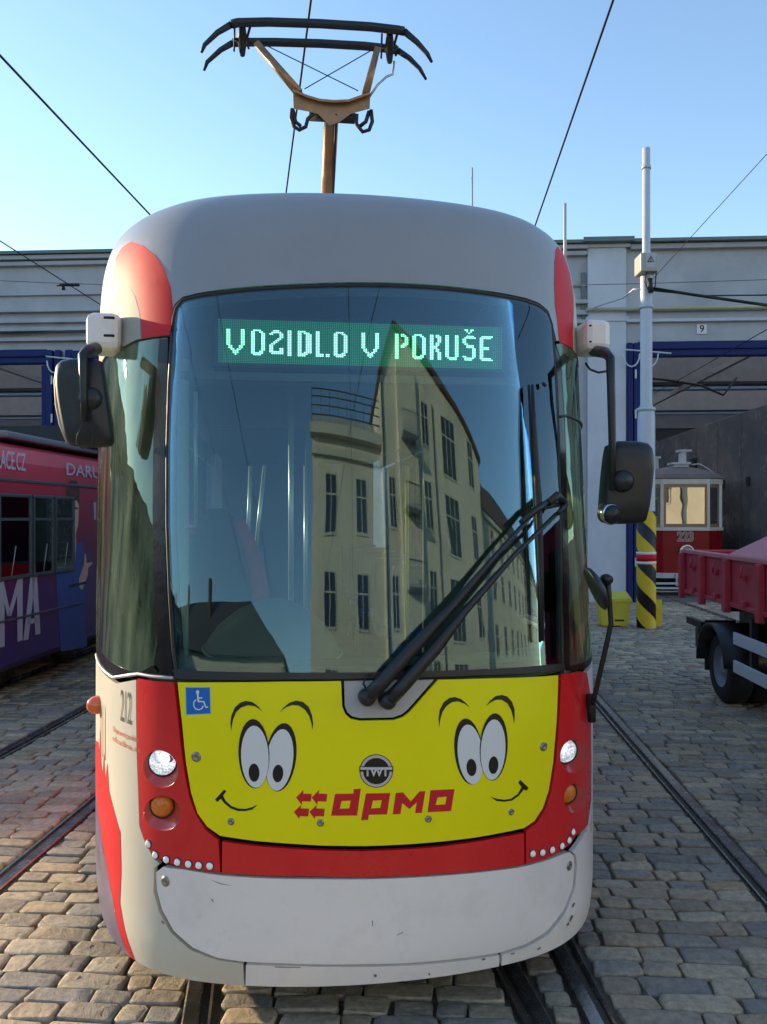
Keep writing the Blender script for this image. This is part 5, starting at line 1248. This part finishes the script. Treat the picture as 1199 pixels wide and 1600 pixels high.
m = MB(); m.tube([(cx_-.06, -.318, cz_), (cx_, -.318, cz_+.11), (cx_+.06, -.318, cz_), (cx_-.06, -.318, cz_)], .006, 5); m.tube([(cx_+.01, -.318, cz_+.08), (cx_-.01, -.318, cz_+.045), (cx_+.01, -.318, cz_+.045), (cx_, -.318, cz_+.015)], .005, 5); m.build('warning_symbol', M_black, jb)
m = MB(); m.tube([(x, -.22, z) for x, z in ((-.05, zp(428)), (-.10, zp(445)), (-.02, zp(460)), (.10, zp(452)), (.12, zp(430)))], .012, 6); m.tube([(.0, -.2, zp(440)), (.02, -.22, zp(462))], .05, 8); m.build('cable_loop', M_rubber, pole_)
# grit bin
bn = W(963, 978, 16.1)
bin_ = empty('grit_bin', (bn.x, bn.y+.25, 0), -PH, 'yellow plastic grit bin between the wall pier and the striped pole', 'bin')
M_bin = mat('bin_yellow', (.62, .55, .05), .45, var=.06, bump=.02)
def frus(w0, d0_, z0, w1, d1_, z1): 
    m = MB(); m.add([(-w0, -d0_, z0), (w0, -d0_, z0), (w0, d0_, z0), (-w0, d0_, z0), (-w1, -d1_, z1), (w1, -d1_, z1), (w1, d1_, z1), (-w1, d1_, z1)], [(0,3,2,1), (4,5,6,7), (0,1,5,4), (1,2,6,5), (2,3,7,6), (3,0,4,7)]); return m
frus(.245, .18, .03, .30, .23, .50).build('tub', M_bin, bin_)
m = frus(.325, .26, .50, .325, .26, .54); m.add([(-.32, -.25, .545), (.32, -.25, .545), (.32, .25, .66), (-.32, .25, .66), (-.32, .25, .545), (.32, .25, .545)], [(0, 1, 2, 3), (0, 3, 4), (1, 5, 2), (3, 2, 5, 4)]); m.build('lid', M_bin, bin_)
m = MB(); m.box(.0, .18, -.200, -.188, .12, .15); m.build('label', M_backing, bin_)
m = MB(); m.box(-.2, -.12, -.15, .15, 0, .03); m.box(.12, .2, -.15, .15, 0, .03); m.build('feet', M_bin, bin_)

# overhead wires
M_wire = mat('copper_wire', (.020, .018, .016), .5, metal=.5)
def wire(name, pts, r, label, cat='wire', group=None, rz=True):
    m = MB(); m.tube([p[:] if isinstance(p, Vector) else p for p in pts], r, 6); o = m.build(name, M_wire, None); return tag(o, label, cat, group)
ZW_ = 5.68
wire('contact_wire', [D(1.22, -14, ZW_), D(1.22, 21.2, ZW_)], .009, 'contact wire running over the right of the tram roof towards the depot')
wire('contact_wire', [D(-3.32, -14, ZW_), D(-3.32, 21.2, ZW_)], .010, 'contact wire slanting down across the upper left sky')
wire('contact_wire', [D(-5.9, -14, 5.9), D(-5.9, 21.2, 5.9)], .009, 'contact wire with a small clamp in front of the left cornice')
th2 = R(9.5); wx = lambda Y: .455-(Y)*math.tan(th2)
wire('contact_wire', [(wx(-12), -12, ZW_), (wx(6), 6, ZW_), (wx(16), 16, ZW_-.02)], .009, 'contact wire passing just behind the pantograph heads')
wire('contact_wire', [D(6.87, 2, 6.1), D(6.87, 22, 6.0), D(6.87, 40, 6.0)], .010, 'contact wire entering the right doorway under the number plate')
ptop = Vector((pb.x+.08, PY, zp(440)))
wire('stay_wire', [ptop, ptop.lerp(W(1199, 240, 12.0), .35), W(1199, 240, 12.0), W(1500, -60, 9)], .007, 'thin stay wire rising from the pole to the upper right corner')
wire('feeder_cable', [Vector((pb.x+.1, PY, zp(450))), W(1080, 460, 15.6), W(1199, 477, 14.8), W(1500, 500, 13)], .028, 'thick black feeder cable running right from the pole')
wire('feeder_cable', [Vector((pb.x-.1, PY, zp(452))), W(1100, 462, 17), W(1199, 461, 18), W(1500, 465, 20)], .016, 'thinner black cable beside the thick feeder cable')
wire('span_wire', [W(880, 446, 19), W(1010, 443, 18.5), W(1199, 437, 18), W(1600, 430, 17)], .006, 'thin level span wire in front of the right facade')
wire('span_wire', [W(-60, 436, 19), W(80, 442, 19), W(260, 448, 19)], .006, 'thin level span wire in front of the left cornice')
cl = W(100, 445, 13.5); m = MB(); m.tube([(cl.x-.12, cl.y, cl.z), (cl.x+.25, cl.y, cl.z)], .025, 6); m.tube([(cl.x, cl.y, cl.z-.08), (cl.x-.02, cl.y, cl.z)], .03, 6); tag(m.build('wire_clamp', M_wire, None), 'small black wire clamp on the contact wire left of the tram', 'clamp')
br_ = MB(); a_ = W(990, 452, 16.1); br_.tube([W(1001, 452, 16.0)[:], a_[:], W(975, 465, 17), W(925, 482, 21)], .018, 6)
br_.build('stay_bracket', M_pale, None).parent = None
o = bpy.data.objects['stay_bracket']; tag(o, 'thin grey stay rod between the pole and the wall pier', 'rod')
# far roofline mast
# ================================================================ HOUSES ACROSS THE YARD (seen in the windscreen)
M_hpl = mat('warm_plaster', (.74, .69, .55), .9, var=.08, vscale=.5, bump=.1, bscale=10, dirt=(.30, .27, .2), dscale=.4, damt=.3); M_htr = mat('house_trim', (.62, .60, .50), .7); M_hgl = mat('house_window_glass', (.03, .035, .05), .08, spec=.8)
M_tile = mat('roof_tiles', (.12, .06, .045), .8, var=.2, vscale=2); M_iron = mat('balcony_iron', (.06, .07, .065), .5)
YB = -26.0
def hbox(m, x0, x1, y0, y1, z0, z1): m.box(x0, x1, y0, y1, z0, z1)
def hwindow(par, x, z, w, h, Y=YB, n=2):
    m = MB(); m.box(x-w/2-.12, x+w/2+.12, Y, Y+.06, z-h/2-.12, z-h/2); m.box(x-w/2-.1, x+w/2+.1, Y, Y+.05, z+h/2, z+h/2+.1); m.box(x-w/2-.1, x-w/2, Y, Y+.05, z-h/2, z+h/2); m.box(x+w/2, x+w/2+.1, Y, Y+.05, z-h/2, z+h/2)
    for k in range(1, n): m.box(x-w/2+w*k/n-.05, x-w/2+w*k/n+.05, Y+.01, Y+.05, z-h/2, z+h/2)
    m.box(x-w/2, x+w/2, Y+.01, Y+.055, z+h*.12, z+h*.12+.09); f = m.build('window', M_htr, par)
    m = MB(); m.box(x-w/2, x+w/2, Y-.1, Y+.02, z-h/2, z+h/2); m.build('pane', M_hgl, f); return f
h1 = empty('apartment_house', (0, 0, 0), 0, 'tall beige apartment house with a pointed gable, mirrored in the middle of the windscreen', 'house')
m = MB(); m.box(-1.0, 9.5, YB-10, YB, 0, 15.2); m.build('wall', M_hpl, h1)
m = MB(); m.prism([(9.5, 0), (31, 0), (31, 17.2), (24, 19.2), (15.2, 20.9), (12.0, 21.3), (9.5, 18.6)], 10, 'xz', YB-9.4); m.build('gable_wall', M_hpl, h1)
m = MB(); m.prism([(9.1, 18.6), (11.9, 21.65), (15.3, 21.25), (24.1, 19.55), (31.5, 17.5), (31.5, 17.22), (24, 19.22), (15.2, 20.92), (12.0, 21.32), (9.3, 18.4)], 10.6, 'xz', YB-9.6); m.build('roof', M_tile, h1)
m = MB(); m.box(-1.3, 9.4, YB-.2, YB+.5, 15.0, 15.5); m.build('terrace_edge', M_htr, h1)
for x in np.arange(-1.1, 9.3, 1.3): m = MB(); m.box(x, x+.07, YB+.35, YB+.42, 15.5, 17.3); m.build('railing_post', M_iron, h1)
m = MB()
for z in (15.9, 16.4, 16.9, 17.3): m.box(-1.1, 9.3, YB+.36, YB+.41, z, z+.06)
m.build('railing', M_iron, h1)
m = MB(); m.box(-1.0, 9.3, YB-6, YB-3, 15.3, 17.4); m.build('terrace_room', M_greypan, h1)
for z in (4.0, 8.2, 12.2):
    for x in (1.6, 6.2): hwindow(h1, x, z, 1.5, 2.5)
for z in (4.0, 8.2, 12.5, 16.6):
    for x, w, n in ((11.0, .9, 2), (17.4, 1.2, 2), (22.4, 3.0, 3), (28.2, 1.4, 2)):
        if z < 16 or x != 11.0: hwindow(h1, x, z+(.5 if w == 1.2 else 0), w, 2.4 if w < 2 else 3.0, YB+.6, n)
for z in (5.4, 8.8, 12.2, 15.6):
    b = MB(); b.box(12.6, 15.2, YB+1.105, YB+2.2, z-.2, z); bo = b.build('balcony', M_greypan, h1)
    b = MB(); b.box(12.6, 15.2, YB+2.16, YB+2.2, z+.95, z+1.0)
    for x in np.arange(12.6, 15.2, .2): b.box(x, x+.03, YB+2.16, YB+2.19, z, z+.95)
    b.build('railing', M_iron, bo)
for xx in (9.7, 19.0): m = MB(); m.tube([(xx, YB+.75, 0), (xx, YB+.75, 18.4)], .09, 6); m.build('downpipe', M_iron, h1)
m = MB(); m.box(12.2, 15.6, YB+.6, YB+1.1, 0, 19.6); m.build('stair_bay', M_hpl, h1)
m = MB(); m.box(-1.1, 9.45, YB+.001, YB+.22, 14.2, 14.5); m.build('cornice', M_htr, h1)
m = MB(); m.box(-1.1, 9.45, YB+.001, YB+.14, 4.9, 5.1); m.build('string_course', M_htr, h1)
for (x, w, z, h) in ((4.0, 1.2, 24.0, 3.0),): m = MB(); m.box(25, 26.2, YB-5, YB-4, 17, 21.5); m.build('chimney', M_tile, h1)
h2 = empty('side_house', (0, 0, 0), 0, 'lower beige house with a long sloping roof beyond the gabled house', 'house')
m = MB(); m.box(31.5, 110, YB-14, YB-3, 0, 16); m.build('wall', M_hpl, h2)
m = MB(); m.prism([(YB-14.5, 16), (YB-2.4, 16), (YB-8.5, 20.5)], 78.5, 'yz', 31.5); m.build('roof', M_tile, h2)
m = MB(); m.box(31.5, 110, YB-3.0, YB-2.6, 15.6, 16.0); m.build('eaves', M_htr, h2)
for z in (4, 7.6, 11.2, 14.2):
    for x in np.arange(34, 108, 5.2): hwindow(h2, float(x), z, 1.6, 2.0, YB-3)
h3 = empty('low_house', (0, 0, 0), 0, 'long low building with a dark tiled roof, mirrored at the lower left of the windscreen', 'house')
m = MB(); m.box(-75, -6, -42, -32, 0, 6.4); m.build('wall', M_htr, h3)
m = MB(); m.add([(-75.6, -42.6, 6.4), (-5.4, -42.6, 6.4), (-5.4, -31.4, 6.4), (-75.6, -31.4, 6.4), (-68, -37, 10.6), (-14, -37, 10.6)], [(0, 1, 5, 4), (2, 3, 4, 5), (1, 2, 5), (3, 0, 4), (3, 2, 1, 0)]); m.build('roof', mat('slate_roof', (.07, .065, .07), .7, var=.2), h3)
for x in (-60, -44, -28): m = MB(); m.box(x, x+1.0, -36, -35, 8, 11.6); m.build('chimney', M_tile, h3)
for x in np.arange(-72, -8, 3.2): hwindow(h3, float(x), 3.6, 1.3, 2.0, -32)

h4 = empty('added_glare_block', (0, 0, 0), 0, 'long low workshop standing beyond the left edge, mirrored in the corner window', 'building')  # added out of view so the corner window mirrors less bright low sky
M_wk = mat('glare_block_render', (.20, .22, .17), .9, var=.15, vscale=.4)
m = MB(); m.box(-62, -47, -40, 30, 0, 8.6); m.build('wall', M_wk, h4)
m = MB(); m.box(-62.4, -46.6, -40.4, 30.4, 8.6, 9.0); m.build('roof', M_tile, h4)
for y in np.arange(-37, 29, 5.5):
    for z in (3.0, 6.4):
        m = MB(); m.box(-47.02, -46.94, y, y+2.6, z-1, z+1); w = m.build('window', M_htr, h4)
        m = MB(); m.box(-46.96, -46.90, y+.15, y+2.45, z-.85, z+.85); m.build('pane', M_hgl, w)
